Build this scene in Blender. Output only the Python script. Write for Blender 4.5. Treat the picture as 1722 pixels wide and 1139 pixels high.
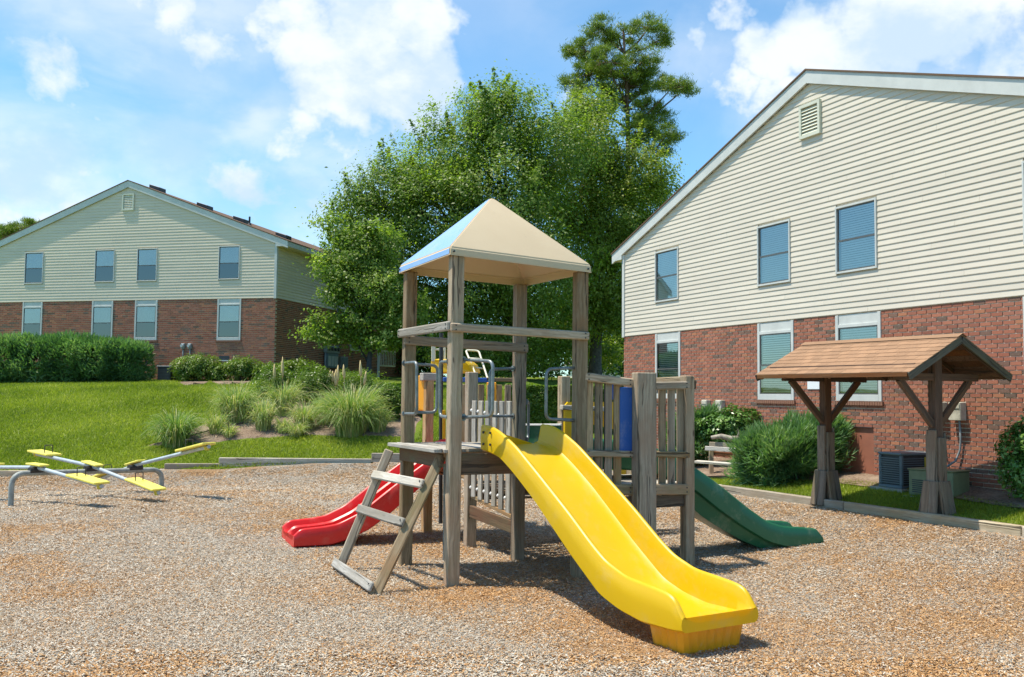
import bpy, bmesh, math, random
import numpy as np
from mathutils import Vector, Matrix, noise
for o in list(bpy.data.objects): bpy.data.objects.remove(o)
SC = bpy.context.scene
COL = SC.collection
rng = np.random.default_rng(7)
random.seed(7)

# ------------------------------------------------------------------ camera
F_PX, PITCH, ROLL, CAM_H = 1600.0, .05873, .00899, 1.8
CX, CY, PW, PH = 861.0, 569.5, 1722.0, 1139.0
_f = np.array([0, math.cos(PITCH), math.sin(PITCH)]); _r = np.array([1., 0, 0]); _u = np.cross(_r, _f)
_r2 = math.cos(ROLL)*_r + math.sin(ROLL)*_u
_u2 = -math.sin(ROLL)*_r + math.cos(ROLL)*_u
cam_d = bpy.data.cameras.new('camera'); cam = bpy.data.objects.new('camera', cam_d); COL.objects.link(cam)
cam.matrix_world = Matrix(((_r2[0], _u2[0], -_f[0], 0), (_r2[1], _u2[1], -_f[1], 0), (_r2[2], _u2[2], -_f[2], CAM_H), (0, 0, 0, 1)))
cam_d.sensor_width = 36; cam_d.lens = 36*F_PX/PW; cam_d.clip_end = 3000; cam_d.clip_start = .05
SC.camera = cam
CM = np.array([_r2, _u2, _f])

# ------------------------------------------------------------------ light
SUN_EL, SUN_L = math.radians(68), np.array([-1.0, .0])       # horizontal direction towards the sun
SUN_L = SUN_L/np.linalg.norm(SUN_L)
sv = Vector((SUN_L[0]*math.cos(SUN_EL), SUN_L[1]*math.cos(SUN_EL), math.sin(SUN_EL)))
sd = bpy.data.lights.new('sun', 'SUN'); so = bpy.data.objects.new('sun', sd); COL.objects.link(so)
sd.energy = 4.15; sd.angle = math.radians(.53); sd.color = (1, .925, .79)
so.rotation_euler = sv.to_track_quat('Z', 'Y').to_euler(); so.location = (-20, -5, 40)
SC.view_settings.view_transform = 'Standard'; SC.view_settings.look = 'None'
SC.view_settings.exposure = 0.68; SC.view_settings.gamma = 1; SC.view_settings.use_curve_mapping = False
SC.render.engine = 'CYCLES'
SC.cycles.max_bounces = 7; SC.cycles.transparent_max_bounces = 12; SC.cycles.use_denoising = True

W = bpy.data.worlds.new('World'); SC.world = W; W.use_nodes = True
NT = W.node_tree; NT.nodes.clear()
def ray(x, y): return CM.T @ np.array([(x-CX)/F_PX, -(y-CY)/F_PX, 1.])

class N:
    """tiny node helper"""
    def __init__(s, nt): s.nt = nt
    def n(s, typ, ins=None, **kw):
        nd = s.nt.nodes.new(typ)
        for k, v in kw.items(): setattr(nd, k, v)
        for k, v in (ins or {}).items():
            if isinstance(v, bpy.types.NodeSocket): s.nt.links.new(v, nd.inputs[k])
            else: nd.inputs[k].default_value = v
        return nd
    def math(s, op, a, b=0, clamp=False, c=0):
        nd = s.n('ShaderNodeMath', {0: a, 1: b, 2: c}, operation=op); nd.use_clamp = clamp; return nd.outputs[0]
    def mix(s, f, a, b, mode='MIX'):
        nd = s.n('ShaderNodeMix', data_type='RGBA', blend_type=mode)
        for i, v in ((0, f), (6, a), (7, b)):
            if isinstance(v, bpy.types.NodeSocket): s.nt.links.new(v, nd.inputs[i])
            else: nd.inputs[i].default_value = v if not isinstance(v, tuple) or len(v) == 4 else (*v, 1)
        return nd.outputs[2]
    def smooth(s, v, a, b, o0=0., o1=1.):
        nd = s.n('ShaderNodeMapRange', {0: v, 1: a, 2: b, 3: o0, 4: o1}, interpolation_type='SMOOTHSTEP'); return nd.outputs[0]
    def lin(s, v, a, b, o0=0., o1=1.):
        return s.n('ShaderNodeMapRange', {0: v, 1: a, 2: b, 3: o0, 4: o1}).outputs[0]
    def noise(s, vec, scale, detail=4, rough=.55, dist=0., **kw):
        return s.n('ShaderNodeTexNoise', {'Vector': vec, 'Scale': scale, 'Detail': detail, 'Roughness': rough, 'Distortion': dist}, **kw).outputs[0]
    def mapping(s, vec, scale=(1, 1, 1), loc=(0, 0, 0)):
        return s.n('ShaderNodeMapping', {0: vec, 'Scale': scale, 'Location': loc}).outputs[0]
    def ramp(s, v, stops):
        nd = s.n('ShaderNodeValToRGB', {0: v}); cr = nd.color_ramp
        while len(cr.elements) < len(stops): cr.elements.new(.5)
        for e, (p, c) in zip(cr.elements, stops): e.position = p; e.color = (*c, 1)
        return nd.outputs[0]
h = N(NT)
sky = h.n('ShaderNodeTexSky', sky_type='NISHITA', sun_disc=False, sun_elevation=SUN_EL,
          sun_rotation=math.atan2(SUN_L[0], SUN_L[1]), altitude=100, air_density=1.0, dust_density=.4, ozone_density=2.0)
tc = h.n('ShaderNodeTexCoord').outputs['Generated']
skyc = h.mix(1.0, sky.outputs[0], (.56, .83, .90), 'MULTIPLY')
# clouds: fractal noise over the whole dome, thickened where the photograph has its banks
CU = [(60, 110, .10, .75), (150, 330, .10, .7), (300, 40, .10, .75), (400, 330, .08, .65), (600, 90, .115, 1.15), (700, 70, .070, 1.1), (520, 40, .085, 1.05), (450, 25, .06, .9), (545, 120, .075, 1.), (650, 140, .075, 1.), (715, 125, .05, .95), (500, 195, .055, .72), (540, 240, .06, .7), (455, 245, .05, .62), (580, 190, .06, .8),
      (674, 208, .024, .9), (0, 70, .07, .55), (-10, 310, .10, .6), (90, 320, .08, .5), (270, 262, .06, .4), (340, 0, .10, .6), (220, 0, .10, .5), (530, 320, .07, .4),
      (1285, 112, .060, 1.05), (1350, 70, .080, 1.1), (1240, 165, .045, 1.), (1300, 170, .05, 1.), (1450, 80, .10, 1.), (1600, 30, .12, .9), (1720, 60, .12, .85), (1190, 78, .036, .85), (1232, 50, .032, .85), (1900, 60, .2, .8), (300, -350, .3, .8), (1500, -400, .25, .7), (-400, 100, .2, .7)]
VE = [(300, 60, .20, .75), (60, 160, .16, .6), (450, 240, .13, .85), (560, 260, .12, .7), (330, 260, .16, .65), (30, 340, .17, .95), (160, 400, .14, .8), (480, 380, .12, .9), (100, 60, .16, .7), (200, 150, .16, .5), (620, 330, .10, .55), (1500, 120, .2, .6), (1180, 100, .07, .5), (1320, 220, .08, .5), (-200, 200, .3, .5), (900, -300, .3, .4)]
wv = h.n('ShaderNodeTexNoise', {'Vector': tc, 'Scale': 9., 'Detail': 5, 'Roughness': .6}).outputs['Color']
wv = h.n('ShaderNodeVectorMath', {0: wv, 1: (.5, .5, .5)}, operation='SUBTRACT').outputs[0]
wv = h.n('ShaderNodeVectorMath', {0: wv, 3: .13}, operation='SCALE').outputs[0]
tcw = h.n('ShaderNodeVectorMath', {0: tc, 1: wv}, operation='ADD').outputs[0]
def blobs(lst):
    acc = None
    for (px, py, rad, amp) in lst:
        d = ray(px, py); d = d/np.linalg.norm(d)
        dist = h.n('ShaderNodeVectorMath', {0: tcw, 1: tuple(d)}, operation='DISTANCE').outputs['Value']
        v = h.smooth(dist, 0., rad*1.15, amp, 0.); acc = v if acc is None else h.math('MAXIMUM', acc, v)
    return acc
mp = h.mapping(tc, (1, 1, 1.25))
n1 = h.noise(mp, 11.0, 10, .56, .15); n3 = h.noise(mp, 4.0, 4, .5, .3)
n2 = h.noise(h.mapping(tc, (1, 1, 1.4), (3, 1, 2)), 3.1, 3, .5)
far = h.math('MULTIPLY', h.smooth(n2, .55, .75), .5)
nz_ = h.math('ADD', h.math('MULTIPLY', h.math('SUBTRACT', n1, .5), 2.4), h.math('MULTIPLY', h.math('SUBTRACT', n3, .5), 1.3))
dens = h.math('ADD', h.math('MAXIMUM', blobs(CU), far), nz_)
mask = h.smooth(dens, .30, .92)
veil = h.math('MULTIPLY', blobs(VE), h.smooth(h.math('ADD', h.noise(h.mapping(tc, (1, 1, 2.2)), 5., 7, .55, .4), 0), .20, .58))
shade = h.noise(h.mapping(tc, (1, 1, 1.6), (.02, .01, .05)), 9.0, 6, .55)
cc = h.mix(h.smooth(shade, .38, .60), (.54, .67, .80), (.80, .84, .87))
bg1 = h.n('ShaderNodeBackground', {0: skyc, 1: .15})
bg2 = h.n('ShaderNodeBackground', {0: cc, 1: .80})
mtot = h.math('MAXIMUM', h.math('MULTIPLY', mask, .95), h.math('MULTIPLY', veil, .85))
mx = h.n('ShaderNodeMixShader', {0: mtot, 1: bg1.outputs[0], 2: bg2.outputs[0]})
h.n('ShaderNodeOutputWorld', {0: mx.outputs[0]})

# ------------------------------------------------------------------ geometry helpers
def at(x, y, Y):                                    # pixel of the photograph + distance -> point of the place
    d = ray(x, y); return np.array([0, 0, CAM_H]) + Y/d[1]*d
def on_wall(x, y, A, d):
    r = ray(x, y); n = np.array([-d[1], d[0]]); t = (n @ np.array(A[:2]))/(n @ r[:2]); return np.array([0, 0, CAM_H])+t*r
CP = np.array([  # terrain control points: x, y, z
 (0, 3, 0), (-4, 4, 0), (4, 4, 0), (0, 9, 0), (-3, 9, 0), (-2.4, 11.2, 0), (1.9, 10.2, 0), (-8, 14.6, 0), (-6.3, 16.8, .06), (-12, 14, -.05), (3, 7, .0), (5.6, 7, .16), (3.4, 11, .09), (0, 13, .02), (-1, 16, .12),
 (-10.4, 20.05, .0), (-7.53, 20.6, .085), (-6.35, 20.72, .10), (-4.1, 20.8, .265), (-3, 20.8, .28), (-1.3, 20.9, .30), (.5, 20.7, .31), (-18, 19.5, -.05),
 (3.29, 14.94, .30), (4.0, 13.5, .30), (4.7, 12.15, .30), (5.15, 11.25, .30), (5.6, 10.4, .30), (2.7, 16.1, .31), (2.0, 17.7, .34), (7.3, 7, .30), (6.4, 8.8, .30),
 (4.42, 13.5, .335), (5.35, 11.7, .335), (3.8, 14.9, .34), (6.1, 12.9, .55), (5.3, 14.7, .56), (4.0, 17.6, .57), (2.6, 21.2, .60), (8, 9, .55), (10, 12, .6),
 (-6.5, 22.2, .72), (-10, 22.5, .7), (-15, 22.5, .72), (-3, 22.2, .74), (-7, 24.6, 1.3), (-12, 25, 1.35), (-4, 24.6, 1.25), (-18, 25, 1.3),
 (-7, 27.0, 1.83), (-12, 27, 1.72), (-18, 27.4, 1.62), (-10, 29, 1.98), (-15, 29.5, 1.93), (-4, 27.5, 1.7), (-7.5, 31, 2.12), (-14, 33, 2.15), (-20, 34, 2.15), (-4.5, 33, 2.15), (-4, 40, 2.4),
 (-1, 23, .85), (1.2, 24, .85), (2.8, 24, .75), (0, 28, 1.6), (3, 30, 1.4), (6, 26, .8), (12, 26, .7), (0, 36, 2.3), (8, 40, 2.2), (-25, 40, 2.3), (14, 5, .3), (-14, 4, -.1), (-20, 10, -.1), (-30, 20, 0), (20, 20, .6)], float)
def _tps():
    n = len(CP); X = CP[:, :2]
    d = np.linalg.norm(X[:, None]-X[None], axis=2); K = np.where(d > 0, d*d*np.log(d+1e-12), 0) + np.eye(n)*.05
    P = np.c_[np.ones(n), X]; A = np.block([[K, P], [P.T, np.zeros((3, 3))]])
    return np.linalg.solve(A, np.r_[CP[:, 2], 0, 0, 0])
TW = _tps()
def gz(x, y):
    x = np.atleast_1d(np.asarray(x, float)); y = np.atleast_1d(np.asarray(y, float))
    cx = np.clip(x, -26, 16); cy = np.clip(y, 2.5, 42); out = np.zeros(x.shape)
    for k in range(0, x.size, 20000):
        a = cx.ravel()[k:k+20000]; b = cy.ravel()[k:k+20000]
        d = np.sqrt((a[:, None]-CP[None, :, 0])**2+(b[:, None]-CP[None, :, 1])**2)
        out.ravel()[k:k+20000] = np.where(d > 0, d*d*np.log(d+1e-12), 0) @ TW[:-3] + TW[-3]+TW[-2]*a+TW[-1]*b
    return out
def g1(x, y): return float(gz(x, y)[0])
def drop(x, y):                                      # pixel on the ground -> point of the ground
    d = ray(x, y); lo, hi = 4., 70.; Y = 4.
    while Y < 70:
        p = np.array([0, 0, CAM_H])+Y/d[1]*d
        if p[2] < g1(p[0], p[1])+LAWN_UP*(0 if inside1(p[0], p[1]) else 1): return p
        Y += .04
    return p
# mulch area outline (plan)
MP = np.array([(-24, 19.6), (-10.4, 20.05), (-7.53, 20.6), (-3.07, 20.8), (-1.3, 20.9), (1.5, 20.6), (1.9, 17.9), (3.29, 14.94), (5.60, 10.40), (9.3, 3.12), (9.5, -3), (-24, -3)], float)
def poly_dist(x, y, P):
    """signed distance, negative inside"""
    x = np.asarray(x, float); y = np.asarray(y, float)
    best = np.full(x.shape, 1e9); ins = np.zeros(x.shape, bool)
    for i in range(len(P)):
        a, b = P[i], P[(i+1) % len(P)]; e = b-a
        t = np.clip(((x-a[0])*e[0]+(y-a[1])*e[1])/(e@e), 0, 1)
        best = np.minimum(best, np.hypot(x-a[0]-t*e[0], y-a[1]-t*e[1]))
        c = ((a[1] > y) != (b[1] > y)) & (x < (b[0]-a[0])*(y-a[1])/((b[1]-a[1]) or 1e-9)+a[0]); ins ^= c
    return np.where(ins, -best, best)
def inside1(x, y): return poly_dist(np.array([x]), np.array([y]), MP)[0] < 0
LAWN_UP = .05

MW = {}
def link(o, parent=None, M=None):
    COL.objects.link(o); M = M or Matrix.Identity(4)
    MW[o] = M; o.matrix_basis = M
    if parent is not None:
        o.parent = parent; o.matrix_parent_inverse = MW[parent].inverted()
    return o
def thing(name, label, cat, loc=(0, 0, 0), rz=0, group=None, M=None):
    o = bpy.data.objects.new(name, None); o.empty_display_size = .2
    link(o, None, M or (Matrix.Translation(Vector(loc)) @ Matrix.Rotation(rz, 4, 'Z')))
    return tag(o, label, cat, group)
def tag(o, label=None, cat=None, group=None, kind=None):
    if label: o['label'] = label
    if cat: o['category'] = cat
    if group: o['group'] = group
    if kind: o['kind'] = kind
    return o
def mesh(name, V, Fc, mats, smooth=False, mi=None, tint=None):
    me = bpy.data.meshes.new(name); V = np.asarray(V, np.float32).reshape(-1, 3)
    if isinstance(Fc, np.ndarray):
        k = Fc.shape[1]; n = len(Fc)
        me.vertices.add(len(V)); me.vertices.foreach_set('co', V.ravel())
        me.loops.add(n*k); me.loops.foreach_set('vertex_index', Fc.astype(np.int32).ravel())
        me.polygons.add(n); me.polygons.foreach_set('loop_start', np.arange(0, n*k, k, dtype=np.int32))
        try: me.polygons.foreach_set('loop_total', np.full(n, k, dtype=np.int32))
        except Exception: pass
        me.update(calc_edges=True)
    else:
        me.from_pydata([tuple(map(float, v)) for v in V], [], Fc); me.update()
    for m in (mats if isinstance(mats, (list, tuple)) else [mats]): me.materials.append(m)
    if mi is not None: me.polygons.foreach_set('material_index', np.asarray(mi, np.int32))
    if smooth: me.polygons.foreach_set('use_smooth', np.ones(len(me.polygons), bool))
    if tint is not None:
        a = me.color_attributes.new('tint', 'FLOAT_COLOR', 'POINT')
        t = np.ones((len(V), 4), np.float32); t[:, :tint.shape[1]] = tint; a.data.foreach_set('color', t.ravel())
    return me
def obj(name, me, parent=None, M=None, **kw):
    o = bpy.data.objects.new(name, me); link(o, parent, M if M is not None else (MW[parent] if parent is not None else None))
    return tag(o, **kw)
class MB:
    """collects simple solids into one mesh (local coordinates)"""
    def __init__(s): s.V = []; s.F = []; s.mi = []
    def add(s, V, Fc, m=0):
        k = len(s.V); s.V += [tuple(map(float, v)) for v in V]; s.F += [tuple(i+k for i in f) for f in Fc]; s.mi += [m]*len(Fc); return s
    def box(s, x0, x1, y0, y1, z0, z1, m=0):
        return s.add([(x0, y0, z0), (x1, y0, z0), (x1, y1, z0), (x0, y1, z0), (x0, y0, z1), (x1, y0, z1), (x1, y1, z1), (x0, y1, z1)],
                     [(0, 3, 2, 1), (4, 5, 6, 7), (0, 1, 5, 4), (1, 2, 6, 5), (2, 3, 7, 6), (3, 0, 4, 7)], m)
    def prism(s, poly, y0, y1, m=0):                 # polygon in x-z, extruded in y
        n = len(poly); V = [(x, y0, z) for x, z in poly]+[(x, y1, z) for x, z in poly]
        return s.add(V, [tuple(range(n)), tuple(range(2*n-1, n-1, -1))]+[((i+1) % n, i, n+i, n+(i+1) % n) for i in range(n)], m)
    def tube(s, pts, r, n=10, cap=True, m=0):
        P = [Vector(p) for p in pts]; R = r if isinstance(r, (list, tuple)) else [r]*len(P); V = []; Fc = []
        prev = None
        for i, p in enumerate(P):
            t = (P[min(i+1, len(P)-1)]-P[max(i-1, 0)]).normalized()
            if prev is None: a = t.orthogonal().normalized()
            else: a = (prev-t*prev.dot(t)).normalized()
            prev = a; b = t.cross(a)
            for k in range(n):
                q = 2*math.pi*k/n; V.append(p+(a*math.cos(q)+b*math.sin(q))*R[i])
        for i in range(len(P)-1):
            for k in range(n): Fc.append((i*n+k, i*n+(k+1) % n, (i+1)*n+(k+1) % n, (i+1)*n+k))
        if cap: Fc.append(tuple(range(n-1, -1, -1))); Fc.append(tuple((len(P)-1)*n+k for k in range(n)))
        return s.add(V, Fc, m)
    def build(s, name, mats, parent=None, M=None, smooth=False, bevel=0, angle=None, **kw):
        me = mesh(name, s.V, s.F, mats, mi=s.mi)
        if bevel or smooth:
            bm = bmesh.new(); bm.from_mesh(me)
            if bevel:
                bmesh.ops.bevel(bm, geom=[e for e in bm.edges if len(e.link_faces) == 2 and e.calc_face_angle(0) > .5], offset=bevel, segments=1, affect='EDGES', profile=.5)
            bm.to_mesh(me); bm.free()
        if smooth:
            me.polygons.foreach_set('use_smooth', np.ones(len(me.polygons), bool))
            if angle: me.set_sharp_from_angle(angle=math.radians(angle))
        return obj(name, me, parent, M, **kw)
def arc_path(pts, r, seg=5):
    """polyline with rounded corners"""
    P = [Vector(p) for p in pts]; out = [P[0]]
    for i in range(1, len(P)-1):
        a = (P[i-1]-P[i]); b = (P[i+1]-P[i]); la = min(r, a.length*.49); lb = min(r, b.length*.49)
        p0 = P[i]+a.normalized()*la; p2 = P[i]+b.normalized()*lb
        for k in range(seg+1):
            t = k/seg; out.append((1-t)**2*p0+2*t*(1-t)*P[i]+t*t*p2)
    return out+[P[-1]]
def timber(name, parent, p0, p1, w, t, ref, mat, bev=.006, **kw):
    """sawn length of wood from p0 to p1; w along ref (made square to the axis), t across"""
    p0 = Vector(p0); p1 = Vector(p1); z = (p1-p0); L = z.length; z.normalize()
    x = Vector(ref); x = (x-z*x.dot(z)).normalized(); y = z.cross(x); c = (p0+p1)/2
    M = Matrix(((x.x, y.x, z.x, c.x), (x.y, y.y, z.y, c.y), (x.z, y.z, z.z, c.z), (0, 0, 0, 1)))
    m = MB().box(-w/2, w/2, -t/2, t/2, -L/2, L/2)
    return m.build(name, mat, parent, M, bevel=bev, **kw)

# ------------------------------------------------------------------ materials
def mat(name):
    m = bpy.data.materials.new(name); m.use_nodes = True; m.node_tree.nodes.clear(); return m, N(m.node_tree)
def out(h, sh, disp=None): h.n('ShaderNodeOutputMaterial', {0: sh})
def principled(h, base, rough=.5, bump=None, spec=.5, metal=0, **kw):
    ins = {'Base Color': base if isinstance(base, bpy.types.NodeSocket) else (*base, 1), 'Roughness': rough, 'Specular IOR Level': spec, 'Metallic': metal}
    if bump is not None: ins['Normal'] = bump
    ins.update(kw)
    return h.n('ShaderNodeBsdfPrincipled', ins).outputs[0]
def bump(h, height, strength=.5, dist=.01):
    return h.n('ShaderNodeBump', {'Strength': strength, 'Distance': dist, 'Height': height}).outputs[0]
def simple(name, col, rough=.5, var=.12, scale=4., spec=.5, metal=0, bstr=.0, bscale=60, coord='Object', **kw):
    m, h = mat(name); co = h.n('ShaderNodeTexCoord').outputs[coord]
    nz = h.noise(co, scale, 6, .65)
    c = h.mix(h.smooth(nz, .3, .7), tuple(v*(1-var) for v in col), tuple(min(1, v*(1+var)) for v in col))
    b = bump(h, h.noise(co, bscale, 3), bstr, .004) if bstr else None
    out(h, principled(h, c, rough, b, spec, metal, **kw)); return m
def wood(name, light, dark, rust, rough=.85, gscale=1., green=.25):
    m, h = mat(name); co = h.n('ShaderNodeTexCoord').outputs['Object']
    rnd = h.n('ShaderNodeObjectInfo').outputs['Random']
    off = h.n('ShaderNodeCombineXYZ', {0: h.math('MULTIPLY', rnd, 7.), 1: h.math('MULTIPLY', rnd, 13.), 2: h.math('MULTIPLY', rnd, 31.)}).outputs[0]
    v = h.n('ShaderNodeVectorMath', {0: co, 1: off}, operation='ADD').outputs[0]
    warp = h.noise(h.mapping(v, (1.3, 1.3, .5)), 3., 3, .6)
    vw = h.n('ShaderNodeVectorMath', {0: v, 1: h.n('ShaderNodeCombineXYZ', {0: h.math('MULTIPLY', warp, .10), 1: h.math('MULTIPLY', warp, .07), 2: 0.}).outputs[0]}, operation='ADD').outputs[0]
    g1_ = h.noise(h.mapping(vw, (55*gscale, 55*gscale, 1.6)), 1., 6, .7)
    g2 = h.noise(h.mapping(vw, (160*gscale, 160*gscale, 3.)), 1., 3, .6)
    crack = h.noise(h.mapping(vw, (26*gscale, 26*gscale, .55), (5, 2, 1)), 1., 2, .5)
    cr = h.smooth(crack, .61, .68)
    streak = h.noise(h.mapping(vw, (13*gscale, 13*gscale, .45), (2, 8, 3)), 1., 4, .6)
    big = h.noise(h.mapping(v, (1.5, 1.5, .8)), 2.2, 4, .6)
    c = h.mix(h.smooth(g1_, .30, .68), dark, light)
    c = h.mix(h.smooth(big, .42, .68, 0, .75), c, rust)
    c = h.mix(h.smooth(streak, .50, .68, 0, .62), c, tuple(v*.75 for v in dark))
    moss = h.noise(h.mapping(v, (3, 3, 1), (9, 4, 2)), 1.6, 4, .6)
    c = h.mix(h.smooth(moss, .50, .72, 0, green), c, (.15, .15, .055))
    c = h.mix(h.math('MULTIPLY', g2, .35), c, tuple(v*1.1 for v in light))
    kn = h.n('ShaderNodeTexVoronoi', {'Vector': h.mapping(vw, (8, 8, 2.2)), 'Scale': 1.}, feature='F1').outputs['Distance']
    knm = h.smooth(kn, .05, .11, 1., 0.)
    c = h.mix(h.math('MULTIPLY', knm, .75), c, (.07, .04, .022))
    c = h.mix(h.math('MULTIPLY', cr, .75), c, (.035, .027, .02))
    hs = h.n('ShaderNodeHueSaturation', {'Color': c, 'Value': h.lin(rnd, 0, 1, .72, 1.28), 'Saturation': h.lin(h.math('FRACT', h.math('MULTIPLY', rnd, 17.3)), 0, 1, .7, 1.2)}).outputs[0]
    hgt = h.math('SUBTRACT', h.math('ADD', h.math('MULTIPLY', g1_, .6), h.math('MULTIPLY', g2, .3)), h.math('MULTIPLY', cr, .9))
    out(h, principled(h, hs, rough, bump(h, hgt, .75, .006), .25)); return m
M_ = {}
M_['wood'] = wood('weathered_timber', (.45, .355, .235), (.18, .125, .07), (.30, .155, .07), green=.5)
M_['wood_pale'] = wood('bleached_timber', (.52, .49, .43), (.27, .24, .19), (.30, .25, .18), green=.15)
M_['wood_dark'] = wood('stained_timber', (.17, .085, .045), (.065, .032, .018), (.14, .055, .025), green=.15)
M_['wood_base'] = wood('grey_brown_timber', (.25, .205, .155), (.11, .082, .058), (.17, .10, .06), green=.35)
M_['wood_border'] = wood('landscape_timber', (.56, .48, .36), (.30, .24, .17), (.36, .25, .14), green=.25)
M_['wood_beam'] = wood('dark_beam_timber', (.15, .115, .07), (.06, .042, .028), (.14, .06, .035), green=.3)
M_['wood_barge'] = wood('mossy_blue_grey_timber', (.13, .115, .085), (.05, .045, .038), (.08, .085, .055), green=.6)
M_['wood_white'] = wood('sunbleached_plank', (.62, .59, .52), (.36, .33, .28), (.42, .36, .28), green=.1)
def plastic(name, col, rough=.32, fade=(1, 1, 1), glow=0.):
    m, h = mat(name); co = h.n('ShaderNodeTexCoord').outputs['Object']
    nz = h.noise(co, 2.3, 6, .65); sp = h.noise(co, 38., 3, .6)
    c = h.mix(h.smooth(nz, .3, .75, 0, .28), col, fade)
    scuff = h.noise(h.mapping(co, (9, 40, 9)), 1., 4, .6)
    c = h.mix(h.smooth(scuff, .62, .8, 0, .12), c, (.75, .70, .55))
    run = h.noise(h.mapping(co, (1.3, .5, 1.0)), 3., 5, .7); c = h.mix(h.smooth(run, .50, .72, 0, .16), c, (.62, .55, .38))
    dirt = h.noise(co, 14., 7, .75)
    c = h.mix(h.smooth(dirt, .60, .80, 0, .35), c, tuple(v*.45 for v in col))
    sh = principled(h, c, h.lin(nz, .3, .7, rough*.85, rough*1.35), bump(h, sp, .06, .004), .5)
    if glow: sh = h.n('ShaderNodeMixShader', {0: glow, 1: sh, 2: h.n('ShaderNodeBsdfTranslucent', {'Color': c}).outputs[0]}).outputs[0]
    out(h, sh); return m
M_['yellow'] = plastic('yellow_plastic', (.80, .53, .004), .34, (.84, .58, .012), .26)
M_['orange'] = plastic('orange_yellow_plastic', (.80, .33, .004), .4, (.85, .42, .01))
M_['red'] = plastic('red_plastic', (.66, .014, .012), .33, (.75, .05, .04))
M_['green'] = plastic('green_plastic', (.012, .115, .05), .36, (.03, .17, .08))
M_['blue'] = plastic('blue_plastic', (.012, .085, .36), .45, (.03, .13, .40))
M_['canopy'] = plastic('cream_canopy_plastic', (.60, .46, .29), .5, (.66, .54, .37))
M_['canopy_blue'] = plastic('pale_blue_canopy_side', (.25, .42, .78), .3, (.14, .33, .74))  # left outer side of the canopy alone coloured blue, the rest cream
M_['white'] = simple('white_painted_trim', (.56, .57, .54), .5, .07, 3.)
M_['cream'] = simple('cream_plastic', (.70, .66, .50), .45, .08, 3.)
M_['galv'] = simple('galvanised_tube', (.27, .30, .31), .38, .25, 14., metal=.75, bstr=.1)
M_['handle'] = simple('grey_handle_tube', (.20, .22, .22), .42, .3, 12., metal=.55, bstr=.08)
M_['black'] = simple('dark_metal', (.03, .03, .033), .5, .2, 8.)
M_['framepaint'] = simple('weathered_frame_paint', (.30, .31, .28), .6, .25, 9.)
M_['tubepaint'] = simple('faded_grey_tube_paint', (.42, .47, .50), .5, .12, 9.)
M_['seat'] = simple('pale_yellow_seat_paint', (.86, .74, .12), .5, .10, 6., bstr=.1)
M_['slate'] = simple('grey_blue_cabinet_metal', (.12, .17, .20), .45, .12, 5.)
M_['sage'] = simple('sage_green_cabinet_metal', (.21, .24, .13), .55, .16, 5.)
M_['grille'] = simple('dark_grille', (.035, .045, .05), .6, .2, 8.)
M_['brown_door'] = simple('brown_painted_wood', (.30, .11, .065), .75, .12, 3., bstr=.15)
M_['meter'] = simple('aged_meter_box', (.50, .47, .38), .6, .22, 9.)
M_['greybox'] = simple('grey_meter_cabinet', (.27, .30, .31), .5, .12, 6.)
M_['glassface'] = simple('meter_glass', (.5, .52, .5), .15, .1, 6.)
M_['sash'] = simple('bronze_window_sash', (.10, .10, .095), .45, .1, 6.)
M_['blind'] = simple('white_window_blind', (.80, .82, .80), .6, .05, 2.)
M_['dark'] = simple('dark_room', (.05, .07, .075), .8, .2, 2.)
M_['pad'] = simple('concrete_pad', (.38, .36, .32), .9, .15, 12., bstr=.3)
M_['bolt'] = simple('white_plastic_cap', (.75, .75, .72), .4, .05, 5.)
M_['log'] = simple('bleached_branch', (.33, .29, .23), .9, .3, 14., bstr=.5)
M_['plume'] = simple('tan_grass_plume', (.62, .47, .22), .8, .2, 20.)
M_['label'] = simple('yellow_sticker', (.55, .48, .05), .5, .1, 6.)
M_['panelwhite'] = simple('white_notice_panel', (.80, .82, .82), .4, .03, 3.)
# siding: vinyl boards
def siding(name, col):
    m, h = mat(name); co = h.n('ShaderNodeTexCoord').outputs['Object']
    rnd = h.n('ShaderNodeObjectInfo').outputs['Random']
    nz = h.noise(h.mapping(co, (.7, 1, 2.5)), 1.4, 5, .6); st = h.noise(h.mapping(co, (6, 1, .8)), 1., 5, .7)
    c = h.mix(h.smooth(nz, .3, .7), tuple(v*.93 for v in col), col)
    c = h.mix(h.smooth(st, .55, .8, 0, .16), c, tuple(v*.62 for v in col))
    c = h.n('ShaderNodeHueSaturation', {'Color': c, 'Value': h.lin(rnd, 0, 1, .965, 1.035)}).outputs[0]
    wave = h.noise(h.mapping(co, (.9, 1, 6)), 1., 2, .5)
    out(h, principled(h, c, .48, bump(h, wave, .2, .012), .35)); return m
M_['siding'] = siding('cream_vinyl_siding', (.645, .58, .475))
M_['siding2'] = siding('beige_vinyl_siding', (.70, .61, .47))
def brickmat():
    m, h = mat('red_brick'); co = h.n('ShaderNodeTexCoord').outputs['Object']
    t = h.n('ShaderNodeAttribute', attribute_name='tint').outputs['Color']
    geo = h.n('ShaderNodeNewGeometry').outputs['Position']
    nz = h.noise(geo, 55., 5, .7); big = h.noise(geo, 1.1, 4, .6)
    c = h.mix(h.smooth(nz, .35, .7, 0, .35), t, (.33, .19, .13)); c = h.mix(h.smooth(nz, .6, .75, 0, .3), c, (.07, .04, .035))
    c = h.mix(h.smooth(big, .55, .75, 0, .25), c, (.12, .07, .055))
    out(h, principled(h, c, .88, bump(h, nz, .5, .004), .25)); return m
M_['brick'] = brickmat()
M_['mortar'] = simple('pale_mortar', (.62, .53, .42), .95, .12, 9., bstr=.4)
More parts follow.
